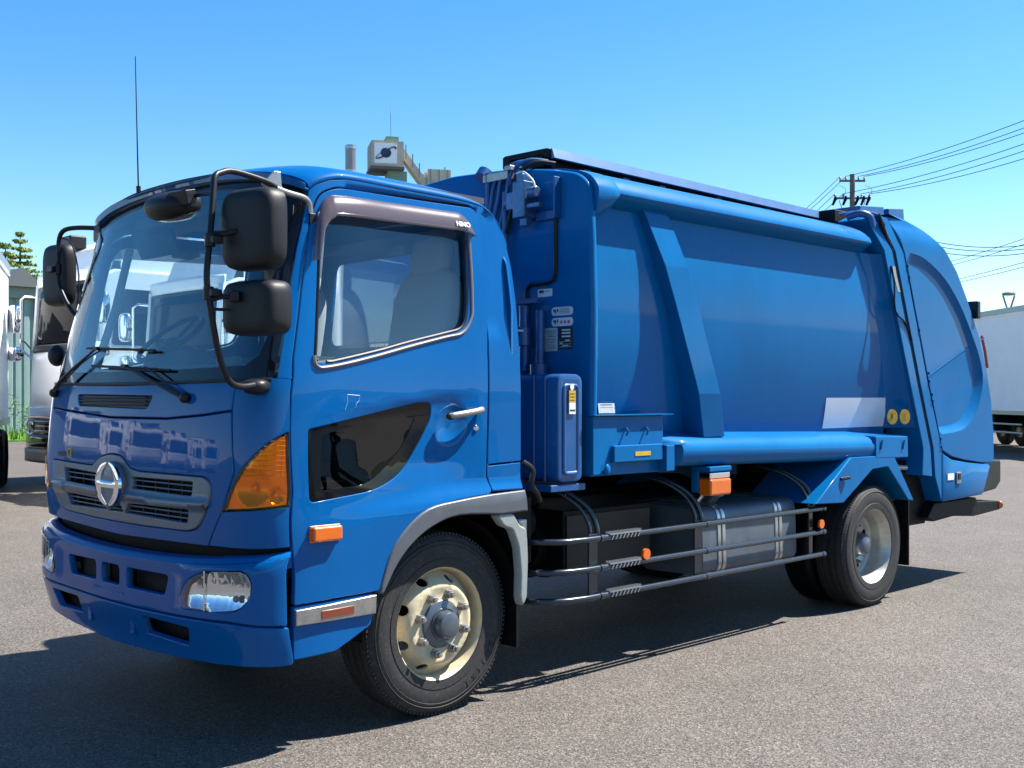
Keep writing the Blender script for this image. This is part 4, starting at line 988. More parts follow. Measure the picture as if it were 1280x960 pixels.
# skirt box with its latch, and rear lamps
sk = MB().loft([[(x, y, z) for x, z in inset([(6.138, .675), (6.86, .685), (6.90, .72), (7.015, .905), (6.985, .925), (6.60, .955), (6.30, .99), (6.138, 1.045)], d)] for y, d in ((-.030, .012), (-.024, .0), (.35, .0))]).build('skirt_box', M_['body'], TG, ang=30)
MB().box((6.40, -.036, .845), (.075, .012, .09)).build('latch', M_['steel'], TG, bevel=.004)
MB().box((6.265, -.034, .86), (.11, .004, .05)).build('latch_label', M_['label'], TG)
MB().box((6.40, -.044, .855), (.045, .006, .05)).build('latch_plate', M_['black'], TG, bevel=.002)
MB().loft([[(x, y, z) for x, z in inset([(6.138, .675), (6.86, .685), (6.90, .72), (7.015, .905), (6.985, .925), (6.60, .955), (6.30, .99), (6.138, 1.045)], d)] for y, d in ((2.23, .012), (2.224, .0), (1.85, .0))]).build('skirt_box', M_['body'], TG, ang=30)
MB().loft([[(x, y, z) for x, z in [(6.97, .68), (7.28, .70), (7.38, .76), (7.38, .945), (7.08, .96), (7.02, .94)]] for y in (.03, 2.17)]).build('rear_buffer', M_['black'], TG, bevel=.02)
MB().box((6.73, .0, 2.18), (.06, .12, .14)).build('tail_lamp', M_['black'], TG, bevel=.01)
MB().tube([(6.86, -.022, 1.98), (6.92, -.024, 1.85), (6.965, -.024, 1.72)], .012, 8).build('side_reflector', M_['red'], TG)
MB().box((7.10, .10, .97), (.05, .12, .08)).build('number_plate_lamp', M_['label'], TG, bevel=.006)
# step under the tailgate and its cross bar
MB().prism([(5.99, .56), (6.1, .66), (6.85, .66), (6.90, .60), (6.62, .545), (6.1, .52)], .02, 2.18).build('rear_step', M_['flat_black'], truck, bevel=.008)
MB().prism([(6.5, .64), (7.38, .595), (7.40, .52), (6.9, .50), (6.5, .53)], .05, 2.15).build('rear_bumper_bar', M_['flat_black'], truck, bevel=.008)
MB().ell((7.395, .06, .56), (.02, .04, .035), 12, 8).build('orange_reflector', M_['amber'], truck)
MB().bb(5.72, 6.12, .10, .40, .50, 1.0).build('tailgate_strut_cover', M_['flat_black'], truck, bevel=.01)
MB().box((5.60, .14, .93), (.16, .10, .10)).tube([(5.53, .1, .96), (5.72, .06, .95)], .02, 8).box((5.60, .14, .80), (.08, .06, .20)).build('lock_mechanism', M_['steel'], truck, bevel=.008)
# ================================================================= roof tray and machinery
tray = MB().loft([[(x, .44, z - .045), (x, .44, z), (x, .47, z + .008), (x, .80, z + .012), (x, .82, z + .004), (x, .82, z - .06), (x, .78, z - .06), (x, .76, z - .02), (x, .50, z - .025), (x, .48, z - .045)] for x, z in ((2.26, 2.866), (5.46, 2.838))]).build('roof_tray', M_['flat_black'], truck, bevel=.003)
MB().loft([[(x, .412, z - .052), (x, .439, z - .052), (x, .439, z + .004), (x, .432, z + .004)] for x, z in ((2.27, 2.866), (5.45, 2.838))]).build('tray_side', mat('tray_blue_grey', (.06, .13, .26), rough=.4, metal=.3, coat=.3, var=.15), tray)
MB().bb(2.34, 5.40, .50, .79, 2.70, 2.822).build('tray_box', M_['flat_black'], tray)
MB().bb(2.262, 2.275, .50, .78, 2.775, 2.84).build('tray_front', M_['flat_black'], tray, bevel=.003)
for x in (2.6, 2.95, 3.3, 3.9, 4.5, 5.1, 5.38): MB().bb(x - .03, x + .03, .46, .499, 2.70, 2.80).build('tray_support', M_['tblue'], tray, bevel=.004)
MB().bb(5.10, 5.62, .30, 1.0, 2.75, 2.845).build('hinge_cover', M_['flat_black'], truck, bevel=.01)
MB().prism([(5.36, 2.80), (5.36, 2.893), (5.72, 2.925), (5.74, 2.80)], .24, .60).build('pivot_guard', M_['tblue'], truck, bevel=.006)
MB().prism([(5.76, 2.80), (5.76, 2.915), (6.00, 2.94), (6.02, 2.80)], .22, .60).build('pivot_guard', M_['tblue'], truck, bevel=.006)
MB().tube([(4.98, .14, 2.75), (5.02, .06, 2.775), (5.07, .01, 2.75), (5.085, -.0, 2.68)], .026, 10, sub=3).tube([(4.98, .20, 2.78), (5.10, .10, 2.80), (5.20, .02, 2.78), (5.235, -.02, 2.70)], .010, 8, sub=3).build('hydraulic_pipe', M_['tblue'], truck)
# hoses on the front bulkhead
for y, z, b in ((.62, 2.69, .10), (.555, 2.69, .13), (.50, 2.67, .16), (.68, 2.66, .09)):
    MB().tube([(2.24, y - .12, z + .10), (2.14, y - .06, z + .10), (2.07, y, z + .03), (2.06, y + .03, z - .12), (2.07, y + .10, z - .30)], .0125, 10, sub=5).build('hydraulic_hose', M_['tblue'] if b != .16 else M_['black'], truck)
MB().tube([(2.07, .60, 2.62), (2.07, .60, 2.15)], .018, 10).tube([(2.06, .73, 2.74), (2.06, .73, 2.2)], .016, 10).tube([(2.06, .78, 2.72), (2.09, .78, 2.76)], .045, 14).build('steel_pipe', M_['tblue'], truck)
MB().box((2.075, .66, 2.71), (.06, .20, .05)).box((2.07, .56, 2.745), (.05, .05, .03)).build('pipe_clamp', M_['steel'], truck, bevel=.006)
vb = MB().box((2.05, .43, 2.55), (.10, .09, .20)).box((2.05, .50, 2.55), (.09, .06, .10)).tube([(2.05, .56, 2.55), (2.05, .50, 2.55)], .036, 14).tube([(2.03, .37, 2.58), (2.03, .31, 2.58)], .032, 14).box((2.05, .44, 2.67), (.06, .05, .05)).box((2.04, .34, 2.51), (.05, .10, .03)).box((2.05, .42, 2.43), (.05, .05, .05)).build('hydraulic_valve', mat('valve_blue_grey', (.05, .12, .24), rough=.3, metal=.5, coat=.4, var=.3, vscale=30, dirt=.35), truck, bevel=.008)
MB().tube([(2.0, .44, 2.69), (1.99, .38, 2.69), (2.0, .32, 2.64), (2.01, .31, 2.60)], .006, 6, sub=4).build('valve_cable', M_['label'], vb)
MB().box((2.085, .22, 2.545), (.05, .012, .22)).box((2.10, .30, 2.46), (.02, .17, .05)).build('valve_bracket', M_['tblue'], truck, bevel=.004)
MB().tube([(2.098, .243, 2.44), (2.098, .243, 2.16), (2.098, .255, 2.11), (2.098, .30, 2.095), (2.098, .43, 2.095), (2.098, .46, 2.07), (2.098, .47, 1.9)], .011, 8).build('black_pipe', M_['black'], truck)
MB().tube([(2.06, .44, 1.98), (2.06, .44, 1.62)], .03, 12).tube([(2.05, .44, 1.86), (2.05, .44, 1.76)], .048, 14).tube([(2.07, .33, 1.95), (2.07, .33, 1.62)], .025, 12).tube([(2.06, .33, 1.66), (2.06, .33, 1.60)], .05, 14).box((2.06, .40, 2.0), (.05, .16, .03)).build('filter', M_['tblue'], truck, bevel=.004)
MB().tube([(2.02, .44, 1.835), (2.02, .44, 1.845)], .035, 14).build('filter_band', M_['label'], truck)
# stickers on the bulkhead
def stick(y0, y1, z0, z1, mt, name, r=.004, x=2.1105):
    p = rnd([(y0, z0), (y1, z0), (y1, z1), (y0, z1)], r); return MB().prism(p, x - .0015, x, 'YZ').build(name, mt, truck)
s1 = stick(.278, .386, 2.024, 2.066, M_['label'], 'small_label')
MB().bb(2.1075, 2.1085, .34, .376, 2.045, 2.060).build('label_print', M_['ink'], s1); MB().bb(2.1075, 2.1085, .30, .335, 2.050, 2.056).build('label_print', M_['yellow'], s1)
for z0, z1 in ((1.917, 1.962), (1.860, 1.905)):
    s2 = stick(.126, .282, z0, z1, M_['label'], 'warning_label', .022)
    m = MB().prism([(.258 + .012 * math.cos(a), (z0 + z1) / 2 + .012 * math.sin(a)) for a in np.linspace(0, 5, 9)] + [(.252, (z0 + z1) / 2)], 2.1075, 2.1085, 'YZ').bb(2.1075, 2.1085, .232, .240, z0 + .02, z1 - .008)
    m.build('label_print', M_['ink'], s2)
    m = MB()
    for k in range(4): m.bb(2.1075, 2.1085, .150, .222, z0 + .010 + k * .008, z0 + .0125 + k * .008) if z0 > 1.9 else None
    if z0 > 1.9: m.build('label_print', M_['hub'], s2)
    else:
        m = MB()
        for k in range(3): m.bb(2.1075, 2.1085, .150 + k * .026, .164 + k * .026, z0 + .014, z0 + .028)
        m.build('label_print', M_['redink'], s2)
s3 = stick(.238, .345, 1.728, 1.853, M_['paper'], 'paper_label', .012)
m = MB()
for k in range(7): m.bb(2.1075, 2.1085, .255, .325 - .01 * (k % 3), 1.745 + k * .015, 1.7475 + k * .015)
m.build('label_print', M_['hub'], s3)
s4 = stick(.128, .232, 1.738, 1.853, M_['ink'], 'data_plate', .002)
m = MB()
for z in (1.800, 1.818, 1.834): m.bb(2.1075, 2.1085, .145, .205, z, z + .008)
for z in (1.748, 1.762, 1.776): m.bb(2.1075, 2.1085, .136, .225, z, z + .0015)
m.bb(2.1075, 2.1085, .20, .22, 1.766, 1.772).bb(2.1075, 2.1085, .15, .18, 1.780, 1.786).bb(2.1075, 2.1085, .16, .20, 1.752, 1.757)
m.build('label_print', M_['label'], s4)
# ---- hydraulic oil tank between cab and body
def tk(x0, x1, y0, y1, z0, z1, r): return rnd([(y0, z0, r), (y1, z0, r), (y1, z1, r), (y0, z1, r)], r, 6)
oil = MB(); rings = []
base = rnd([(1.872, 1.045), (2.060, 1.045), (2.060, 1.60), (1.872, 1.60)], .05, 6); base = base if area(base) > 0 else base[::-1]
for y, d in ((.012, .035), (.010, .022), (.014, .006), (.026, .0), (.60, .0)):
    rings.append([(x, y, z) for x, z in inset(base, d)])
oil = oil.loft(rings).build('oil_tank', M_['tblue'], truck, ang=40)
inn = rnd([(1.905, 1.080), (2.030, 1.080), (2.030, 1.55), (1.905, 1.55)], .035, 6); inn = inn if area(inn) > 0 else inn[::-1]
MB().loft([[(x, y, z) for x, z in inset(inn, d)] for y, d in ((.009, .0), (.003, .004), (.002, .012), (.006, .02), (.013, .024), (.014, .03))]).build('tank_face', M_['tblue'], oil, ang=60)
MB().prism([(1.952, 1.528), (1.965, 1.510), (1.980, 1.528), (1.980, 1.548), (1.952, 1.548)], .000, .004).build('tank_badge', M_['label'], oil)
MB().bb(1.945, 1.992, .0, .005, 1.455, 1.515).build('tank_label', M_['yellow'], oil); MB().bb(1.945, 1.992, .0, .005, 1.395, 1.4535).build('tank_label', M_['label'], oil)
m = MB()
for k in range(3): m.bb(1.952, 1.985, -.001, .0005, 1.465 + k * .016, 1.468 + k * .016)
m.bb(1.95, 1.988, -.001, .0005, 1.41, 1.418); m.build('label_print', M_['ink'], oil)
MB().bb(1.83, 2.09, .02, .62, 1.00, 1.035).build('tank_shelf', M_['tblue'], oil, bevel=.004)
for x in (1.868,): MB().tube([(x, .10, 1.05), (x, .10, 1.59)], .008, 6).tube([(x, .18, 1.05), (x, .18, 1.59)], .008, 6).build('tank_seam', M_['tblue'], oil)
MB().tube([(1.66, .05, 1.16), (1.70, .02, 1.12), (1.69, .02, 1.05), (1.74, .03, 1.0), (1.78, .05, .96)], .014, 8, sub=4).build('air_hose', M_['black'], truck)
# ---- hook bracket with a sliding bar on the side
hbk = MB().bb(2.12, 2.73, .012, .10, 1.065, 1.385).build('hook_bracket', M_['body'], truck, bevel=.008)
MB().bb(2.10, 2.76, -.035, .06, 1.383, 1.389).build('bracket_shelf', M_['body'], hbk)
MB().bb(2.11, 2.30, -.015, .05, 1.075, 1.38).build('bracket_plate', M_['body'], hbk, bevel=.004)
MB().bb(2.30, 2.70, -.008, .02, 1.20, 1.38).build('bracket_plate', M_['body'], hbk, bevel=.004)
MB().bb(2.25, 2.66, -.040, -.012, 1.135, 1.225).build('bracket_bar', M_['body'], hbk, bevel=.006)
MB().bb(2.68, 2.755, -.05, .03, 1.07, 1.215).build('bracket_stop', M_['body'], hbk, bevel=.006)
MB().bb(2.66, 2.86, -.045, .03, 1.214, 1.220).build('bracket_lip', M_['body'], hbk)
MB().bb(2.42, 2.55, -.043, -.039, 1.165, 1.188).build('bracket_label', M_['yellow'], hbk)
for x in (2.36, 2.53): MB().tube([(x, -.03, 1.275), (x + .012, -.036, 1.30), (x + .018, -.012, 1.315)], .006, 6).build('bracket_pin', M_['body'], hbk)
MB().ell((2.205, -.03, 1.10), (.022, .012, .03), 10, 8).build('bracket_knob', M_['body'], hbk)
MB().box((2.375, barrel(1.43) - .003, 1.432), (.135, .004, .078), Euler((R(-6), 0, 0))).build('side_sticker', M_['paper'], truck)
m = MB()
for k in range(4): m.box((2.375, barrel(1.43) - .0055 + k * .0004, 1.408 + k * .016), (.10, .002, .003), Euler((R(-6), 0, 0)))
m.build('label_print', M_['hub'], truck)
# white cover patch and two round yellow stickers near the rear rib
rows = []
for x in np.linspace(0, 1, 6):
    row = []
    for z in np.linspace(1.262, 1.475, 6):
        xa, xb = 4.665 + (1.475 - z) * .16, 5.54 + (1.475 - z) * .12
        row.append((xa + (xb - xa) * x, barrel(z) - .0035 - max(0, (z < 1.30)) * 0, z + rslope(xa) * 0))
    rows.append(row)
o = MB().loft(rows, caps=False, closed=False).build('cover_patch', M_['patch'], truck, ang=80)
for x in (5.435, 5.545):
    pts = [(x + .045 * math.cos(a), 1.335 + .055 * math.sin(a)) for a in np.linspace(0, 2 * math.pi, 25)[:-1]]
    o = MB().loft([[(a, .028 - (a - 5.435) * .38 - d, b) for a, b in pts] for d in (0, .003)]).build('round_sticker', M_['yellow'], truck)
    m = MB()
    if x < 5.5: m.box((x + .004, .0235 - (x - 5.435) * .38, 1.335), (.035, .002, .022)).box((x - .008, .0235 - (x - 5.435) * .38, 1.350), (.012, .002, .02))
    else:
        for k in range(3): m.box((x, .0235 - (x - 5.435) * .38, 1.312 + k * .02), (.05, .002, .004))
    m.build('sticker_print', M_['ink'], o)
# ---- rear fender
def fender(mi):
    f = FAR if mi else (lambda p: p)
    o_ = [(4.262, .780), (4.717, 1.068), (5.335, 1.062), (5.645, .714)]; i_ = [(4.625, .765), (5.030, .975), (5.245, .985), (5.560, .724)]
    MB().loft([[f((x, y, z)) for x, z in ((a[0], a[1]), (b[0], b[1]))] for a, b in zip(o_, i_) for y in (-.035,)], caps=False, closed=False)
    rr = [[f((a[0], -.038, a[1])), f((b[0], -.038, b[1])), f((b[0], .50, b[1])), f((a[0], .50, a[1]))] for a, b in zip(o_, i_)]
    MB().loft(rr).build('rear_fender', M_['body'], truck, ang=20, bevel=.008)
    MB().box(f((5.66, .24, .48)), (.02, .46, .50)).build('mud_flap', M_['flat_black'], truck, bevel=.004)
    MB().tube([f((4.58, -.04, .93)), f((4.66, -.06, .935))], .012, 8).build('fender_bolt', M_['black'], truck)
both(fender)
# ---- side lamp
lb = MB().bb(3.105, 3.325, -.035, .10, 1.045, 1.075).bb(3.105, 3.325, .05, .10, .92, 1.06).build('lamp_bracket', M_['body'], truck, bevel=.006)
MB().bb(3.115, 3.315, -.030, .05, 1.005, 1.04).build('lamp_reflector', M_['chrome'], lb, bevel=.006)
MB().bb(3.11, 3.32, -.038, .05, .905, 1.003).build('side_lamp', M_['amber'], lb, bevel=.014, seg=3)
MB().bb(3.14, 3.17, .08, .10, 1.04, 1.12).build('lamp_hanger', M_['flat_black'], lb)
# ---- fuel tank
tp = rnd([(.10, .415, .07), (.58, .405, .08), (.58, .83, .08), (.115, .815, .08)], .06, 6)
ft = MB().loft([[(x, y, z) for y, z in (inset(tp if area(tp) > 0 else tp[::-1], d))] for x, d in ((3.21, .03), (3.215, .012), (3.23, .0), (4.26, .0), (4.275, .012), (4.28, .03))]).build('fuel_tank', M_['alu'], truck, ang=35)
for x in (3.42, 4.05):
    for dx in (-.024, .024):
        pts = grow(tp, .006); pts2 = grow(tp, .002)
        MB().loft([[(x + dx + a, y, z) for y, z in q] for a, q in ((-.016, pts2), (-.014, pts), (.014, pts), (.016, pts2))]).build('tank_strap', M_['strap'], ft)
MB().tube([(3.50, .30, .80), (3.47, .20, .90), (3.46, .17, .92)], [.05, .052, .052], 20).build('filler_neck', M_['strap'], ft)
MB().tube([(3.462, .175, .915), (3.455, .155, .935)], .062, 22).build('filler_cap', M_['steel'], ft)
# ---- side guard : three rails on posts
rails = []
for z in (.738, .582, .434):
    pth = [(1.80, .34, z), (1.80, .24, z), (1.85, .12, z), (1.95, .045, z), (2.10, .018, z), (2.4, .015, z), (3.4, .015, z), (4.45, .015, z)]
    P = cat(pth[:5], 5)[:-1] + pth[4:]
    r = MB().tube(P, .0165, 12).tube([(4.43, .015, z), (4.462, .015, z)], .0195, 12).tube([(3.13, .015, z), (3.17, .015, z)], .0195, 12).tube([(2.195, .015, z), (2.225, .015, z)], .0195, 12).build('guard_rail', M_['rail'], truck); rails.append(r)
    tr = MB().bb(2.26, 2.52, -.004, .034, z + .012, z + .020)
    for k in range(9):
        tr.box((2.275 + k * .029, .015, z + .024), (.008, .04, .010), Euler((0, 0, R(35))))
    for k in range(8): tr.box((2.28 + k * .031, -.003, z), (.006, .006, .028), Euler((0, R(35), 0)))
    tr.build('step_tread', M_['strap'], r)
for x, wd in ((2.17, .07), (3.09, .07), (4.33, .045)):
    p = MB().bb(x - wd / 2, x + wd / 2, .036, .048, .41, .76).build('guard_post', M_['rail'], truck, bevel=.003)
    for dx in (-.012, .045):
        MB().tube([(x + dx, .05, .72), (x + dx, .055, .80), (x + dx - .03, .10, .90), (x + dx - .10, .20, .98), (x + dx - .16, .36, 1.02)], .014 if dx > 0 else .010, 10, sub=4).build('post_arm', M_['rail'], p)
MB().tube([(2.56, -.010, .622), (2.56, .006, .622)], .030, 18).build('round_reflector', M_['amber'], truck)
MB().tube([(4.395, -.010, .640), (4.395, .006, .640)], .030, 18).build('round_reflector', M_['amber'], truck)
MB().box((1.68, .10, .80), (.08, .04, .14)).tube([(1.64, .08, .86), (1.67, .07, .86)], .02, 8).build('drain_valve', M_['strap'], truck, bevel=.004)
# ================================================================= ground
def asphalt():
    m = bpy.data.materials.new('asphalt'); m.use_nodes = True; t = m.node_tree; N = t.nodes; L = t.links; b = N['Principled BSDF']
    tc = N.new('ShaderNodeTexCoord')
    def noise(sc, det=4, ro=.6):
        n = N.new('ShaderNodeTexNoise'); n.inputs['Scale'].default_value = sc; n.inputs['Detail'].default_value = det; n.inputs['Roughness'].default_value = ro; L.new(tc.outputs['Object'], n.inputs['Vector']); return n
    v = N.new('ShaderNodeTexVoronoi'); v.inputs['Scale'].default_value = 140; v.inputs['Randomness'].default_value = 1; L.new(tc.outputs['Object'], v.inputs['Vector'])
    cr = N.new('ShaderNodeValToRGB'); e = cr.color_ramp.elements; e[0].position = 0; e[0].color = (.024, .021, .019, 1); e[1].position = 1; e[1].color = (.19, .168, .145, 1)
    for ps, c in ((.30, .057), (.6, .082), (.85, .107)): q = e.new(ps); q.color = (c * 1.13, c * .985, c * .85, 1)
    sp = N.new('ShaderNodeSeparateColor'); L.new(v.outputs['Color'], sp.inputs[0]); L.new(sp.outputs[0], cr.inputs[0])
    n1 = noise(.35, 5); n2 = noise(3.0, 5); n3 = noise(28, 4)
    def mul(a, n, lo, hi):
        r = N.new('ShaderNodeMapRange'); r.inputs['From Min'].default_value = .3; r.inputs['From Max'].default_value = .7; r.inputs['To Min'].default_value = lo; r.inputs['To Max'].default_value = hi
        L.new(n.outputs['Fac'], r.inputs['Value']); x = N.new('ShaderNodeMix'); x.data_type = 'RGBA'; x.blend_type = 'MULTIPLY'; x.inputs['Factor'].default_value = 1
        L.new(a, x.inputs['A']); L.new(r.outputs[0], x.inputs['B']); return x.outputs['Result']
    c = mul(cr.outputs[0], n1, .86, 1.10); c = mul(c, n2, .90, 1.10); c = mul(c, n3, .88, 1.12)
    L.new(c, b.inputs['Base Color']); b.inputs['Roughness'].default_value = .82; b.inputs['Specular IOR Level'].default_value = .35
    bp = N.new('ShaderNodeBump'); bp.inputs['Strength'].default_value = .8; bp.inputs['Distance'].default_value = .004
    ad = N.new('ShaderNodeMath'); ad.operation = 'ADD'; L.new(v.outputs['Distance'], ad.inputs[0]); L.new(n3.outputs['Fac'], ad.inputs[1]); L.new(ad.outputs[0], bp.inputs['Height']); L.new(bp.outputs[0], b.inputs['Normal'])
    return m
g = MB(); rr = [0, 3, 8, 20, 60, 200, 700, 3000]
for i in range(1, len(rr)):
    a, b = rr[i - 1], rr[i]; n = 48
    for k in range(n):
        t0, t1 = 2 * math.pi * k / n, 2 * math.pi * (k + 1) / n
        if a == 0: g.add([(0, 0, 0), (b * math.cos(t0), b * math.sin(t0), 0), (b * math.cos(t1), b * math.sin(t1), 0)], [(0, 1, 2)])
        else: g.add([(a * math.cos(t0), a * math.sin(t0), 0), (b * math.cos(t0), b * math.sin(t0), 0), (b * math.cos(t1), b * math.sin(t1), 0), (a * math.cos(t1), a * math.sin(t1), 0)], [(0, 1, 2, 3)])
tag(g.build('ground', asphalt(), bevel=0), kind='structure')
# low wooded hills all round
M_['hill'] = mat('far_woods', (.045, .075, .035), rough=.95, var=.4, vscale=.15)
rnh = random.Random(3); rows = [[], [], []]
hh = [rnh.random() for _ in range(97)]; hh[-1] = hh[0]
n = 192
for k in range(n):
    a = 2 * math.pi * k / n; h = 5 + 3.0 * math.sin(a * 5 + 1) + 2.5 * math.sin(a * 13) + 1.6 * rnh.random()
    behind = math.cos(a - math.radians(225)); h += 9 * max(0, behind)
    for j, (r, z) in enumerate(((260, -.5), (272, max(2, h * .75)), (300, max(3, h)))): rows[j].append((r * math.cos(a), r * math.sin(a), z))
tag(MB().loft(rows, caps=False).build('hills', M_['hill'], ang=60), kind='structure')
# strip of grass in front of the warehouse
M_['grass'] = mat('grass', (.06, .13, .02), rough=.9, var=.5, vscale=3)
tag(MB().bb(-10, 60, 33.5, 40, .002, .05).build('grass_strip', M_['grass']), kind='structure')
rg = random.Random(5); m = MB()
for k in range(5200):
    x = rg.uniform(4, 24); y = rg.uniform(33.6, 36.5); h = rg.uniform(.15, .45); a = rg.uniform(0, 6.28); dx, dy = .03 * math.cos(a), .03 * math.sin(a)
    m.add([(x - dx, y - dy, .04), (x + dx, y + dy, .04), (x + rg.uniform(-.1, .1), y + rg.uniform(-.1, .1), h)], [(0, 1, 2)])
tag(m.build('grass', mat('grass_blade', (.13, .27, .03), rough=.8, var=.4, vscale=2)), 'bright green grass and weeds growing along the warehouse wall', 'grass', kind='stuff')

# ================================================================= warehouse behind on the left
wh = empty('warehouse', (25, 44, 0), 'long grey green corrugated metal warehouse behind the white trucks', 'building')
M_['sheet'] = mat('green_grey_sheet', (.22, .30, .28), rough=.5, metal=.2, var=.15, vscale=.8)
M_['trimg'] = mat('grey_trim', (.22, .27, .27), rough=.5)
prof = []; x = 2.0
while x < 48:
    prof += [(x, 38.0), (x + .10, 38.0), (x + .13, 38.04), (x + .20, 38.04), (x + .23, 38.0)]; x += .30
for k in range(23):
    a, b = 2.0 + 2 * k, 4.0 + 2 * k; pp = [p for p in prof if a <= p[0] < b]
    MB().loft([[(px_, py_, z) for px_, py_ in pp] for z in (.0, 5.05)], caps=False, closed=False).build('wall_panel', M_['sheet'], wh)
MB().bb(2, 48, 38.05, 50, 0, 5.05).build('wall', M_['sheet'], wh)
MB().bb(1.8, 48.2, 37.8, 38.3, 5.05, 5.55).build('eaves', M_['trimg'], wh, bevel=.02)
MB().loft([[(x, 37.8, 5.55), (x, 44, 5.85), (x, 50.2, 5.55)] for x in (1.8, 48.2)]).build('roof', M_['trimg'], wh)
MB().loft([[(12.6 + d, 37.5, 5.45), (13.4 + d, 37.5, 6.15), (14.2 + d, 37.5, 5.45)] for d in (0,)] + [[(12.6, 42, 5.45), (13.4, 42, 6.15), (14.2, 42, 5.45)]]).build('gable', mat('dark_gable', (.10, .11, .11), rough=.6), wh)

# ================================================================= trees and shrubs
M_['bark'] = mat('bark', (.06, .045, .03), rough=.9, var=.3)
M_['needle'] = mat('yellow_green_needles', (.16, .21, .035), rough=.8, var=.5, vscale=1.2)
M_['leaf'] = mat('leaf', (.10, .20, .03), rough=.7, var=.5, vscale=3)
def conifer(x, y, h, w_, label, seed=1):
    r = random.Random(seed); t = empty('conifer_tree', (x, y, 0), label, 'tree', 'conifers behind the warehouse')
    MB().tube([(x, y, 0), (x, y, h * .5), (x, y, h)], [.28, .18, .02], 8).build('trunk', M_['bark'], t)
    m = MB()
    z = h * .30
    while z < h:
        k = (h - z) / (h * .7); L_ = w_ * k ** .8 + .12
        for j in range(9):
            a = r.uniform(0, 6.28); ll = L_ * r.uniform(.6, 1.15); dr = r.uniform(.0, .35)
            nb = int(60 + 150 * k)
            for q in range(nb):
                s_ = r.uniform(.12, 1); px_ = x + math.cos(a) * ll * s_ + r.uniform(-.12, .12); py_ = y + math.sin(a) * ll * s_ + r.uniform(-.12, .12); pz = z - dr * s_ * ll * .6 + .10 * s_ * s_ + r.uniform(-.05, .05)
                b = r.uniform(0, 6.28); sz = r.uniform(.07, .16)
                m.add([(px_, py_, pz), (px_ + sz * math.cos(b), py_ + sz * math.sin(b), pz - r.uniform(0, .12)), (px_ + sz * .6 * math.cos(b + .8), py_ + sz * .6 * math.sin(b + .8), pz + r.uniform(0, .1))], [(0, 1, 2)])
        z += r.uniform(.34, .46)
    m.build('crown', M_['needle'], t)
conifer(21.56, 59.5, 10.4, 2.7, 'tall yellow green conifer rising above the warehouse roof at far left', 2)
conifer(18.2, 52.4, 8.8, 2.8, 'shorter spreading conifer beside the tall one above the warehouse roof', 4)
conifer(37.5, 56.0, 10.2, 2.0, 'conifer above the warehouse roof seen only through the blue cab', 9)
def shrub(x, y, h, w_, seed, label):
    r = random.Random(seed); m = MB()
    t = empty('shrub', (x, y, 0), label, 'shrub', 'shrubs in front of the warehouse')
    for j in range(6):
        a = r.uniform(0, 6.28); MB().tube([(x, y, 0), (x + .2 * math.cos(a), y + .2 * math.sin(a), h * .5)], .02, 5).build('stem', M_['bark'], t) if j < 2 else None
    for k in range(900):
        a = r.uniform(0, 6.28); q = r.random() ** .5; z = r.random(); rr_ = w_ * q * (math.sin(math.pi * (.15 + .75 * z))) * (1 + .3 * math.sin(a * 3 + seed))
        c = Vector((x + rr_ * math.cos(a), y + rr_ * math.sin(a), h * z * (1 - .2 * q) + .05)); d = Vector((r.gauss(0, 1), r.gauss(0, 1), r.gauss(0, 1))).normalized() * r.uniform(.05, .10); e = Vector((r.gauss(0, 1), r.gauss(0, 1), r.gauss(0, 1))).normalized() * .05
        m.add([c, c + d, c + e + d * .5], [(0, 1, 2)])
    m.build('foliage', M_['leaf'], t)
shrub(10.2, 34.6, 1.5, .8, 1, 'green shrub by the warehouse wall, leftmost of the three'); shrub(11.6, 34.9, 1.9, .9, 2, 'green shrub by the warehouse wall, middle of the three'); shrub(12.9, 34.6, 1.6, .8, 3, 'green shrub nearest the white truck front')

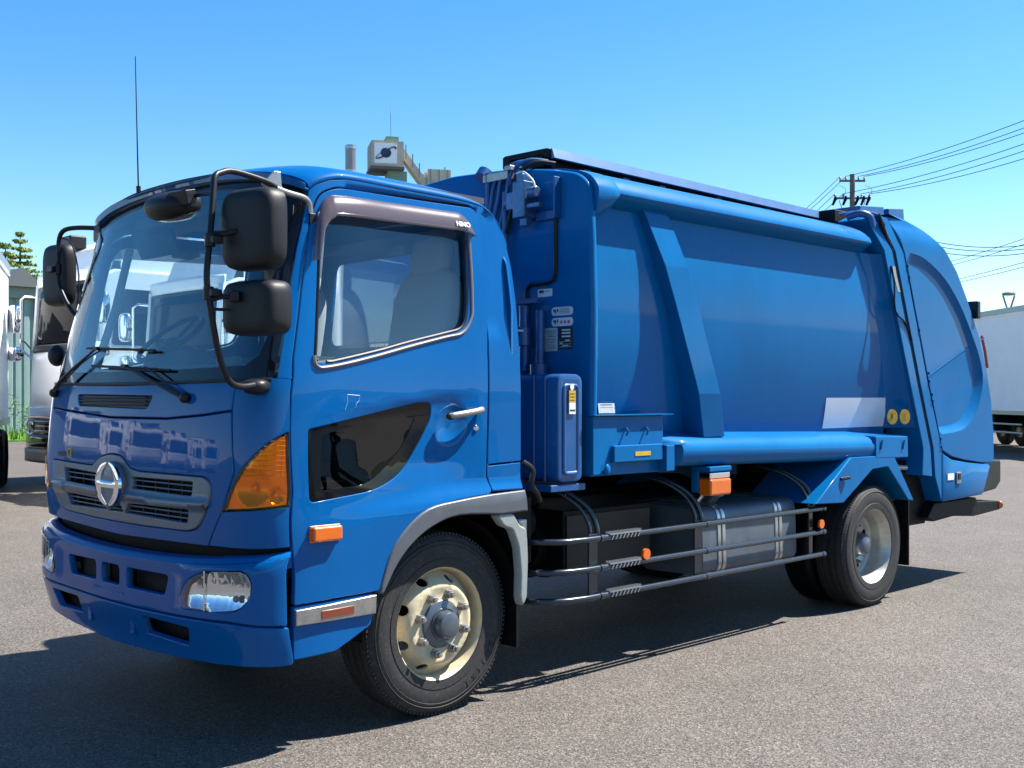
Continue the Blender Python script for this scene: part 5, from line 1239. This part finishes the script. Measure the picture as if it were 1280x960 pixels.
# ================================================================= parked white trucks
def white_truck(x0, y0, label, group='parked white trucks'):
    """cab-over truck, nose towards -x, near side at y0, 2.5 m wide"""
    t = empty('white_truck', (x0 + 4, y0 + 1.25, 0), label, 'truck', group)
    Wd = 2.5
    def Pf(y, z, d=0):    # front surface
        u = (y - y0 - 1.25) / 1.25; return (x0 + .10 * abs(u) ** 3 + .02 * u * u + max(0, z - 1.35) * .07 + d, y, z)
    def face(za, zb, ya, yb, d, mt, name, th=.05):
        ys = np.linspace(ya, yb, 13); r_ = [[Pf(y, z, d) for y in ys] for z in np.linspace(za, zb, 5)]
        o = MB().loft(r_, caps=False, closed=False).build(name, mt, t, ang=60); s_ = o.modifiers.new('t', 'SOLIDIFY'); s_.thickness = th; s_.offset = 0; return o
    e = .04
    sec = [(x0 + .16, 1.0), (x0 + .17, 1.35), (x0 + .30, 3.42), (x0 + .5, 3.52), (x0 + 2.2, 3.52), (x0 + 2.2, 1.0)]
    cab = MB().prism(sec, y0 + .0, y0 + Wd).build('cab', M_['white'], t, bevel=.05, seg=3)
    face(1.30, 2.30, y0 + .03, y0 + Wd - .03, 0, M_['white'], 'front_panel')
    face(2.22, 2.34, y0 + .12, y0 + Wd - .12, -.012, M_['black'], 'cowl_strip')
    face(2.34, 3.34, y0 + .14, y0 + Wd - .14, -.015, M_['dwind'], 'windscreen', .02)
    for ya, yb in ((y0 + .01, y0 + .13), (y0 + Wd - .13, y0 + Wd - .01)): face(2.28, 3.40, ya, yb, -.02, M_['white'], 'windscreen_pillar')
    face(3.34, 3.55, y0 + .03, y0 + Wd - .03, -.01, M_['white'], 'roof_header')
    # roof deflector
    MB().loft([[(x0 + .45, y0 + .10, 3.5), (x0 + .45, y0 + 2.4, 3.5)], [(x0 + .62, y0 + .12, 3.95), (x0 + .62, y0 + 2.38, 3.95)], [(x0 + 1.0, y0 + .10, 4.15), (x0 + 1.0, y0 + 2.40, 4.15)], [(x0 + 1.8, y0 + .08, 4.22), (x0 + 1.8, y0 + 2.42, 4.22)], [(x0 + 1.8, y0 + .08, 3.5), (x0 + 1.8, y0 + 2.42, 3.5)]], caps=False, closed=False).bb(x0 + .62, x0 + 1.8, y0 + .08, y0 + .10, 3.5, 3.95).bb(x0 + .62, x0 + 1.8, y0 + 2.40, y0 + 2.42, 3.5, 3.95).build('roof_deflector', M_['white'], t, ang=20)
    for yy in (y0 + .55, y0 + 1.95): MB().box((x0 + .62, yy, 4.12), (.30, .50, .22)).build('marker_lamp', M_['black'], t, bevel=.03)
    # dark louvre band, chrome grille, headlamps, bumper
    face(1.12, 1.30, y0 + .03, y0 + Wd - .03, -.03, M_['chrome'], 'grille_trim')
    face(.84, 1.14, y0 + .05, y0 + Wd - .05, -.02, M_['gblack'], 'grille')
    for k in range(3):
        face(.90 + .08 * k, .915 + .08 * k, y0 + .55, y0 + Wd - .55, -.05, M_['chrome'], 'grille_bar', .02)
    for ya, yb, sg in ((y0 + .08, y0 + .52, 1), (y0 + Wd - .52, y0 + Wd - .08, -1)):
        h = face(.90, 1.10, ya, yb, -.045, M_['hub'], 'headlamp', .02)
        for k, mt in enumerate(('amber', 'chrome', 'chrome')):
            yc = (ya + .08 + .13 * k) if sg > 0 else (yb - .08 - .13 * k)
            q = Pf(yc, 1.0, -.06); MB().ell(q, (.03, .055, .06), 12, 8).build('lamp', M_[mt], h)
        MB().tube([Pf(ya, .87, -.06), Pf((ya + yb) / 2, .84, -.06), Pf(yb, .88, -.06)], .018, 8).build('lamp_trim', M_['chrome'], h)
    face(.58, .84, y0 + .02, y0 + Wd - .02, -.02, M_['gblack'], 'bumper', .12)
    face(.38, .60, y0 + .02, y0 + Wd - .02, -.03, M_['lgrey'], 'bumper_skirt', .14)
    for yy in (y0 + .25, y0 + 2.25): MB().tube([(x0 + .02, yy, 2.30), (x0 + .06, yy + .35, 2.42), (x0 + .08, yy + .6, 2.46)], .014, 6).build('wiper', M_['black'], t)
    # sides of the cab: window, door line, step
    for yy, sg in ((y0, -1), (y0 + Wd, 1)):
        MB().prism(rnd([(x0 + .42, 2.30), (x0 + 1.45, 2.30), (x0 + 1.42, 3.20), (x0 + .55, 3.20)], .06), yy + sg * .003, yy + sg * .012).build('side_window', M_['gblack'], t)
        MB().bb(x0 + .36, x0 + 1.62, yy, yy + sg * .004, 1.25, 1.27).bb(x0 + 1.60, x0 + 1.62, yy, yy + sg * .004, 1.25, 3.3).build('door_seam', M_['black'], t)
        MB().box((x0 + 1.4, yy + sg * .02, 2.0), (.16, .03, .04)).build('door_handle', M_['chrome'], t)
        MB().box((x0 + .28, yy + sg * .09, 1.62), (.10, .16, .10)).build('side_indicator', M_['orangebar'], t, bevel=.02)
        # mirrors on a bright tube
        a = MB().tube([(x0 + .22, yy, 3.20), (x0 + .10, yy + sg * .18, 3.22), (x0 + .06, yy + sg * .26, 3.16), (x0 + .06, yy + sg * .26, 2.3), (x0 + .18, yy + sg * .05, 2.12)], .022, 8).build('mirror_arm', M_['chrome'], t)
        b = MB().ell((x0 + .04, yy + sg * .52, 2.84), (.08, .15, .25), 16, 10, None, .5).build('mirror', M_['chrome'], t)
        MB().tube([(x0 + .06, yy + sg * .26, 2.80), (x0 + .05, yy + sg * .42, 2.80)], .03, 8).build('mirror_stay', M_['black'], b)
        b = MB().ell((x0 + .04, yy + sg * .50, 2.22), (.08, .17, .13), 16, 10, None, .5).build('mirror', M_['chrome'], t)
        MB().tube([(x0 + .06, yy + sg * .22, 2.20), (x0 + .05, yy + sg * .40, 2.22)], .03, 8).build('mirror_stay', M_['black'], b)
    # cargo box, chassis, guards, wheels
    bx_ = MB().bb(x0 + 2.4, x0 + 11.4, y0, y0 + Wd, 1.15, 4.25).build('cargo_box', M_['wbox'], t, bevel=.03)
    m = MB()
    for k in range(13): m.bb(x0 + 2.45 + .74 * k, x0 + 2.48 + .74 * k, y0 - .012, y0, 1.2, 4.2)
    m.bb(x0 + 2.4, x0 + 11.4, y0 - .015, y0, 1.12, 1.22).bb(x0 + 2.4, x0 + 11.4, y0 - .015, y0, 4.18, 4.26).build('box_rail', M_['strap'], bx_)
    MB().bb(x0 + .8, x0 + 11.3, y0 + .7, y0 + 1.8, .75, 1.12).bb(x0 + .5, x0 + 2.2, y0 + .35, y0 + 2.15, .6, 1.0).build('chassis', M_['flat_black'], t)
    for z in (.55, .8): MB().bb(x0 + 3.2, x0 + 8.2, y0 + .02, y0 + .06, z, z + .08).build('side_guard', M_['strap'], t)
    for x in (x0 + 1.45, x0 + 9.4):
        for yy in (y0 + .04, y0 + Wd - .30):
            wq = MB().lathe([(.24, .02), (.28, .0), (.42, -.004), (.49, .02), (.50, .05), (.50, .22), (.48, .25), (.3, .26)], (x, yy, .50), 'Y', 32).build('wheel', M_['rubber'], t)
            yo = yy + (.04 if yy < y0 + 1 else .22)
            MB().lathe([(.0005, -.03), (.10, -.03), (.11, .0), (.22, .01), (.25, -.01)], (x, yo, .50), 'Y', 24).build('rim', M_['rim'], wq)
    return t
w1 = white_truck(5.2, 13.3, 'white box truck with black chrome bumper beside the left edge, partly behind the blue cab')
def dup(o, dx, dy, label, group=None):
    c = copy_tree(o); c.location = Vector(o.location) + Vector((dx, dy, 0)); c['label'] = label
    if group: c['group'] = group
    return c
w3 = dup(w1, .0, -3.3, 'smaller white box truck seen only through the windows of the blue cab'); w3.scale = (.9, .9, .9)
# a row facing the blue truck, which the paint and the lamps mirror
rf = 'trucks parked beyond the left edge, seen only mirrored in the paint'
for k, xx in enumerate((-31, -26.8, -23, -18.6, -15, -10.8, -6.6, -2.8, 1.5)):
    c = dup(w1, 0, 0, 'white truck parked beyond the left edge, seen only mirrored in the blue nose', rf); c.rotation_euler = (0, 0, R(90)); c.location = (xx, 37 + (k % 3) * .9, 0)
    c.scale = (1, 1, (1, .86, .94)[k % 3])

# a silver car behind the photographer, mirrored in the dark lower window
cr = empty('parked_car', (8.2, -10.2, 0), 'silver car parked behind the photographer, seen only mirrored in the low door window', 'car')
M_['silver'] = mat('silver_paint', (.45, .46, .47), rough=.25, metal=.6, coat=1)
prf = rnd([(-2.2, .35, .1), (-2.25, .70, .15), (-1.35, .88, .15), (-.65, 1.38, .2), (.75, 1.42, .25), (1.65, .98, .2), (2.2, .92, .15), (2.25, .38, .1)], .1)
def carw(z): return .86 - .22 * sm(.85, 1.42, z)
MB().loft([[(8.2 + x, -10.2 + s_ * carw(z) * k, z) for x, z in prf] for s_, k in ((-1, .96), (-1, 1.0), (1, 1.0), (1, .96))]).build('body', M_['silver'], cr, bevel=.03)
wp = rnd([(-1.15, .93), (-.60, 1.32), (.70, 1.35), (1.35, .95)], .05)
for s_ in (-1, 1): MB().loft([[(8.2 + x, -10.2 + s_ * (carw(z) + d), z) for x, z in wp] for d in (-.02, .008)]).build('side_window', M_['gblack'], cr)
for x in (-1.35, 1.4):
    for s_ in (-1, 1): MB().lathe([(.0005, .0), (.2, .0), (.3, -.02), (.33, .03), (.33, .18), (.2, .2)], (8.2 + x, -10.2 + s_ * .80 - .1, .33), 'Y', 24).build('wheel', M_['rubber'], cr)

# ================================================================= box truck on the right
def box_truck(c0, ang, label):
    t = empty('box_truck', c0, label, 'truck')
    t.rotation_euler = (0, 0, ang)
    def loc(o):
        o.location = WP[o]; return o
    # local frame: x forwards along the truck, y to its right as seen by the camera
    rot = Matrix.Rotation(ang, 3, 'Z')
    def bbx(name, x0, x1, y0, y1, z0, z1, mt, parent=None, bevel=.02):
        m = MB().bb(x0, x1, y0, y1, z0, z1); o = m.build(name, mt, None, bevel=bevel); o.parent = parent or t
        if parent: o.location = WP[o] - WP[parent]
        return o
    box = bbx('cargo_box', -4.5, 4.5, -1.25, 1.25, 1.05, 3.75, M_['wbox'])
    for z0, z1, mt in ((3.66, 3.80, 'strap'), (3.60, 3.63, 'white'), (1.0, 1.10, 'strap')): bbx('box_rail', -4.5, 4.5, -1.28, -1.25, z0, z1, M_[mt], box, 0); bbx('box_rail', -4.5, 4.5, 1.25, 1.28, z0, z1, M_[mt], box, 0)
    bbx('chassis', -4.4, 6.2, -.5, .5, .65, 1.0, M_['flat_black'])
    bbx('cab', 4.7, 6.5, -1.1, 1.1, .6, 2.5, M_['white'], None, .08)
    bbx('windscreen', 6.45, 6.52, -1.0, 1.0, 1.6, 2.3, M_['gblack'])
    for s_ in (-1, 1):
        for z in (.5, .72): bbx('side_guard', -1.5, 2.8, s_ * 1.2 - .02, s_ * 1.2 + .02, z, z + .06, M_['strap'])
        bbx('under_box', -.2, 1.2, s_ * .9 - .25, s_ * .9 + .25, .55, .95, M_['flat_black'])
        for x in (-3.0, -1.9, 5.6):
            o = MB().lathe([(.22, .02), (.28, .0), (.42, -.004), (.47, .03), (.47, .2), (.42, .25)], (x, s_ * 1.2 - .12, .47), 'Y', 28).build('wheel', M_['rubber'], None); o.parent = t
            q = MB().lathe([(.0005, -.03), (.10, -.03), (.11, .02), (.22, .03), (.24, .0)], (x, s_ * 1.2 - .12, .47), 'Y', 20).build('rim', M_['rim'], None); q.parent = o; q.location = WP[q] - WP[o]
    bbx('mud_flap', -3.75, -3.72, -1.2, -.6, .3, .95, M_['flat_black']); bbx('tail_bar', -4.5, -4.4, -1.1, 1.1, .5, .62, M_['strap'])
    return t
box_truck(Vector((29.9, 8.8, 0)), math.atan2(-2.2, -2.0), 'long white box truck parked behind the tailgate at the right edge')
box_truck(Vector((5.23 - .409 * 4.5 - .912 * 1.28, 16.49 - .912 * 4.5 + .409 * 1.28, 0)), math.atan2(-.912, -.409), 'white box truck cut off by the left edge of the photo')

# ================================================================= street lamp
lp = empty('street_lamp', (33.6, 18.0, 0), 'grey solar street lamp with a round head behind the white box truck', 'street lamp')
def lamp_at(px_, py_, top):
    lp.location = (px_, py_, 0); WP[lp] = Vector((px_, py_, 0))
    MB().tube([(px_, py_, 0), (px_, py_, top - .95)], [.11, .07], 12).build('pole', M_['trimg'], lp)
    for s_ in (-1, 1): MB().tube([(px_, py_, top - 1.0), (px_ + .24 * s_ * .7, py_ - .24 * s_ * .7, top - .25)], .04, 8).build('lamp_arm', M_['trimg'], lp)
    MB().lathe([(.0005, .14), (.12, .13), (.25, .06), (.27, .0), (.25, -.03), (.0005, -.04)], (px_, py_, top - .20), 'Z', 28).build('lamp_head', M_['trimg'], lp)


def at(px, py, Z):   # world position of an image pixel, cast from the camera to an assumed depth
    u = (px - 640) / 1400; c, s = math.cos(R(44.3)), math.sin(R(44.3))
    return Vector((Z * (s + u * c) - 2.25, Z * (c - u * s) - 3.88, 1.487 + (495 - py) / 1400 * Z))
q = at(1261, 362, 46); lamp_at(q.x, q.y, q.z)

# ================================================================= utility poles and wires
M_['conc'] = mat('concrete_pole', (.13, .12, .11), rough=.8, var=.2)
M_['wire'] = mat('wire', (.015, .015, .018), rough=.6)
def pole(x, y, h, label, ang=R(-44.3), rich=True):
    t = empty('utility_pole', (x, y, 0), label, 'pole', 'utility poles')
    MB().tube([(x, y, 0), (x, y, h)], [.19, .13], 12).build('shaft', M_['conc'], t)
    d = Vector((math.cos(ang), math.sin(ang), 0)); ins = []
    for k, (z, wd) in enumerate(((h - .35, .68), (h - 1.28, .98))):
        a = Vector((x, y, z)); ca = MB().box(a, (wd * 2, .10, .10), Euler((0, 0, ang))).build('crossarm', M_['conc'], t)
        for q in (-.95, -.5, .5, .95):
            p = a + d * wd * q; MB().lathe([(.03, .05), (.07, .08), (.04, .12), (.07, .16), (.04, .22), (.0005, .24)], p, 'Z', 10).build('insulator', M_['trimg'], ca); ins.append(p + Vector((0, 0, .24)))
    if rich:
        a = Vector((x, y, h - 1.30))
        for q in (-.9, -.35, .3, .62, .9):
            p = a + d * q; MB().tube([p + Vector((0, 0, .15)), p, p + Vector((-.15 * d.x, -.15 * d.y, -.35))], [.05, .09, .06], 8).build('switch', M_['flat_black'], t)
        for q in (-.7, .7):
            p = a + d * q; MB().tube([p + Vector((0, 0, -.1)), p + d * (-.3 * q) + Vector((0, 0, -.6)), Vector((x, y, h - 2.1))], .02, 6, sub=3).tube([p + d * .2, p + d * .35 + Vector((0, 0, .5)), p + Vector((0, 0, .7))], .012, 6, sub=3).build('jumper_cable', M_['wire'], t)
    return ins, t
def wire(a, b, sag, n=26, r=.017, label=''):
    a = Vector(a); b = Vector(b); P = [a.lerp(b, t) - Vector((0, 0, 4 * sag * t * (1 - t))) for t in np.linspace(0, 1, n)]
    o = MB().tube(P, r, 5).build('power_line', M_['wire']); tag(o, label, 'power line', 'power lines across the sky'); return o
i1, _ = pole(52.65, 26.3, 13.35, 'concrete utility pole with two crossarms rising behind the roof of the body')
q = at(1325, 300, 45); i2, _ = pole(q.x, q.y, 13.6, 'utility pole just outside the right edge', rich=False)
q = at(890, 400, 105); i3, _ = pole(q.x, q.y, 13.2, 'distant utility pole hidden behind the body', rich=False)
q = at(1150, 400, 90); i4, _ = pole(q.x, q.y, 11.6, 'utility pole hidden behind the tailgate', rich=False)
tgt = [(1300, 140), (1300, 150), (1300, 157), (1300, 171), (1300, 180), (1300, 191)]
src = [i1[1], i1[2], i1[3], i1[5], i1[6], i1[7]]
for k, (s_, (px_, py_)) in enumerate(zip(src, tgt)):
    wire(s_, at(px_ + 25, py_ - 7, 45), .22, label='thin black wire rising from the pole to the right edge, %s of six' % ('topmost', 'second', 'third', 'fourth', 'fifth', 'lowest')[k])
for k, s_ in enumerate((i1[0], i1[1], i1[4], i1[5])):
    wire(s_, i3[k], .9, label='wire falling left behind the body, %s of four' % ('highest', 'second', 'third', 'lowest')[k])
for k, (z0, py_) in enumerate(((262, 299), (268, 303), (276, 308))):
    wire(at(1068, z0, 60.3), at(1330, py_, 45), 1.0, label='sagging wire from the pole shaft across the right side, %s of three' % ('top', 'middle', 'bottom')[k])
for k, (a, b) in enumerate((((1150, 336), (1330, 281)), ((1150, 340), (1330, 289)))): wire(at(*a, 90), at(*b, 45), .15, label='wire rising right from behind the tailgate, %s of the upper pair' % ('upper', 'lower')[k])
for k, (a, b) in enumerate((((1150, 359), (1330, 314)), ((1150, 362), (1330, 321)))): wire(at(*a, 90), at(*b, 45), .1, label='wire rising right from behind the tailgate, %s of the lower pair' % ('upper', 'lower')[k])

# ================================================================= batching tower and chimney behind the cab
M_['beige'] = mat('beige_cladding', (.50, .43, .33), rough=.7, var=.1, vscale=.5)
M_['green'] = mat('green_cladding', (.17, .27, .19), rough=.7, var=.15, vscale=.5)
M_['shade'] = mat('grey_underside', (.12, .12, .12), rough=.8)
M_['navy'] = mat('navy_print', (.01, .04, .09), rough=.5)
M_['pipe'] = mat('chimney_steel', (.27, .22, .21), rough=.3, metal=.8, var=.1, vscale=.8)
tp_ = at(478, 400, 90); tp_.z = 0
tw = empty('batching_tower', tp_, 'beige and green plant tower with a planet sign, rising behind the cab roof', 'tower')
A = R(-44.3 + 14); dx_ = Vector((math.cos(A), math.sin(A), 0)); dy_ = Vector((-math.sin(A), math.cos(A), 0)); RZ = Matrix.Rotation(A, 3, 'Z')
def TB(name, x0, x1, y0, y1, z0, z1, mt, parent=None):
    c = tp_ + dx_ * (x0 + x1) / 2 + dy_ * (y0 + y1) / 2 + Vector((0, 0, (z0 + z1) / 2)); return MB().box(c, (x1 - x0, y1 - y0, z1 - z0), RZ).build(name, M_[mt], parent or tw)
hd = TB('head_house', -1.0, 1.55, -1.2, 1.8, 19.7, 21.75, 'beige')
for k in range(5): TB('cladding_rib', -1.02, -1.0, -1.2 + .6 * k, -1.12 + .6 * k, 19.7, 21.75, 'trimg')
pn = TB('sign_panel', -.80, 1.00, -1.26, -1.2, 19.95, 21.5, 'white')
c0 = tp_ + dx_ * .12 + dy_ * -1.29 + Vector((0, 0, 20.78))
MB().ell(c0, (.42, .05, .40), 20, 12, Euler((0, 0, A))).build('planet_mark', M_['navy'], tw)
ringp = [c0 + dx_ * (.80 * math.cos(a)) + Vector((0, 0, .20 * math.sin(a) + .45 * math.cos(a))) - dy_ * .03 for a in np.linspace(-.4, 2 * math.pi - 1.1, 28)]
MB().tube(ringp, [.02 + .05 * abs(math.cos(t * 3.0)) for t in np.linspace(0, 1, 28)], 6).build('planet_ring', M_['navy'], tw)
TB('floor_slab', -1.1, 1.6, -1.3, 1.8, 19.5, 19.72, 'shade')
TB('roof_cap', .2, 1.2, -.8, .8, 21.75, 22.2, 'green')
TB('leg_shaft', .35, 1.9, -.6, 1.2, 0, 19.5, 'green')
TB('annex', -2.2, .35, -1.0, 1.0, 0, 18.75, 'beige')
# inclined conveyor gallery running down to the right
def cv(x, z): return tp_ + dx_ * x + Vector((0, 0, z))
rr = [[cv(x, z) + dy_ * a + Vector((0, 0, b)) for a, b in ((-.6, -.45), (.6, -.45), (.6, .45), (-.6, .45))] for x, z in ((1.1, 21.6), (6.5, 14.5), (12, 7.4))]
MB().loft(rr).build('conveyor_gallery', M_['beige'], tw)
for k in range(8): MB().box(cv(1.8 + .55 * k, 21.1 - .72 * k) - dy_ * .62, (.10, .05, 1.1), RZ).build('gallery_rib', M_['trimg'], tw)
for x in (3.6, 4.4): MB().tube([cv(x, 0), cv(x, 18.2 - (x - 3.6))], .15, 6).build('gallery_post', M_['trimg'], tw)
MB().tube([cv(.7, 22.2), cv(.68, 24.3)], .035, 6).tube([cv(.68, 24.3), cv(.62, 25.0)], .018, 5).build('aerial_mast', M_['trimg'], tw)
sh = at(545, 400, 92); sh.z = 0
hs_ = empty('plant_hopper', sh, 'small beige plant building right of the tower behind the cab roof', 'building')
o = MB().box(sh + Vector((0, 0, 9.9)), (1.9, 3, 19.8), RZ).build('hopper_body', M_['beige'], hs_); MB().tube([sh + dx_ * .75 + Vector((0, 0, 19.8)), sh + dx_ * .75 + Vector((0, 0, 20.3))], .10, 6).build('vent_pipe', M_['trimg'], hs_)
for k in range(3): MB().box(sh + dx_ * (-.7 + .7 * k) - dy_ * 1.53 + Vector((0, 0, 9.9)), (.08, .05, 19.8), RZ).build('cladding_rib', M_['trimg'], hs_)
ch = at(438, 400, 85); ch.z = 0
cn = empty('chimney', ch, 'shiny round steel chimney standing left of the plant tower', 'chimney')
MB().tube([ch, ch + Vector((0, 0, 20.5))], .39, 24).build('flue', M_['pipe'], cn)
for z in (20.2, 18.4): MB().tube([ch + Vector((0, 0, z)), ch + Vector((0, 0, z + .22))], .42, 24).build('flue_band', M_['strap'], cn)
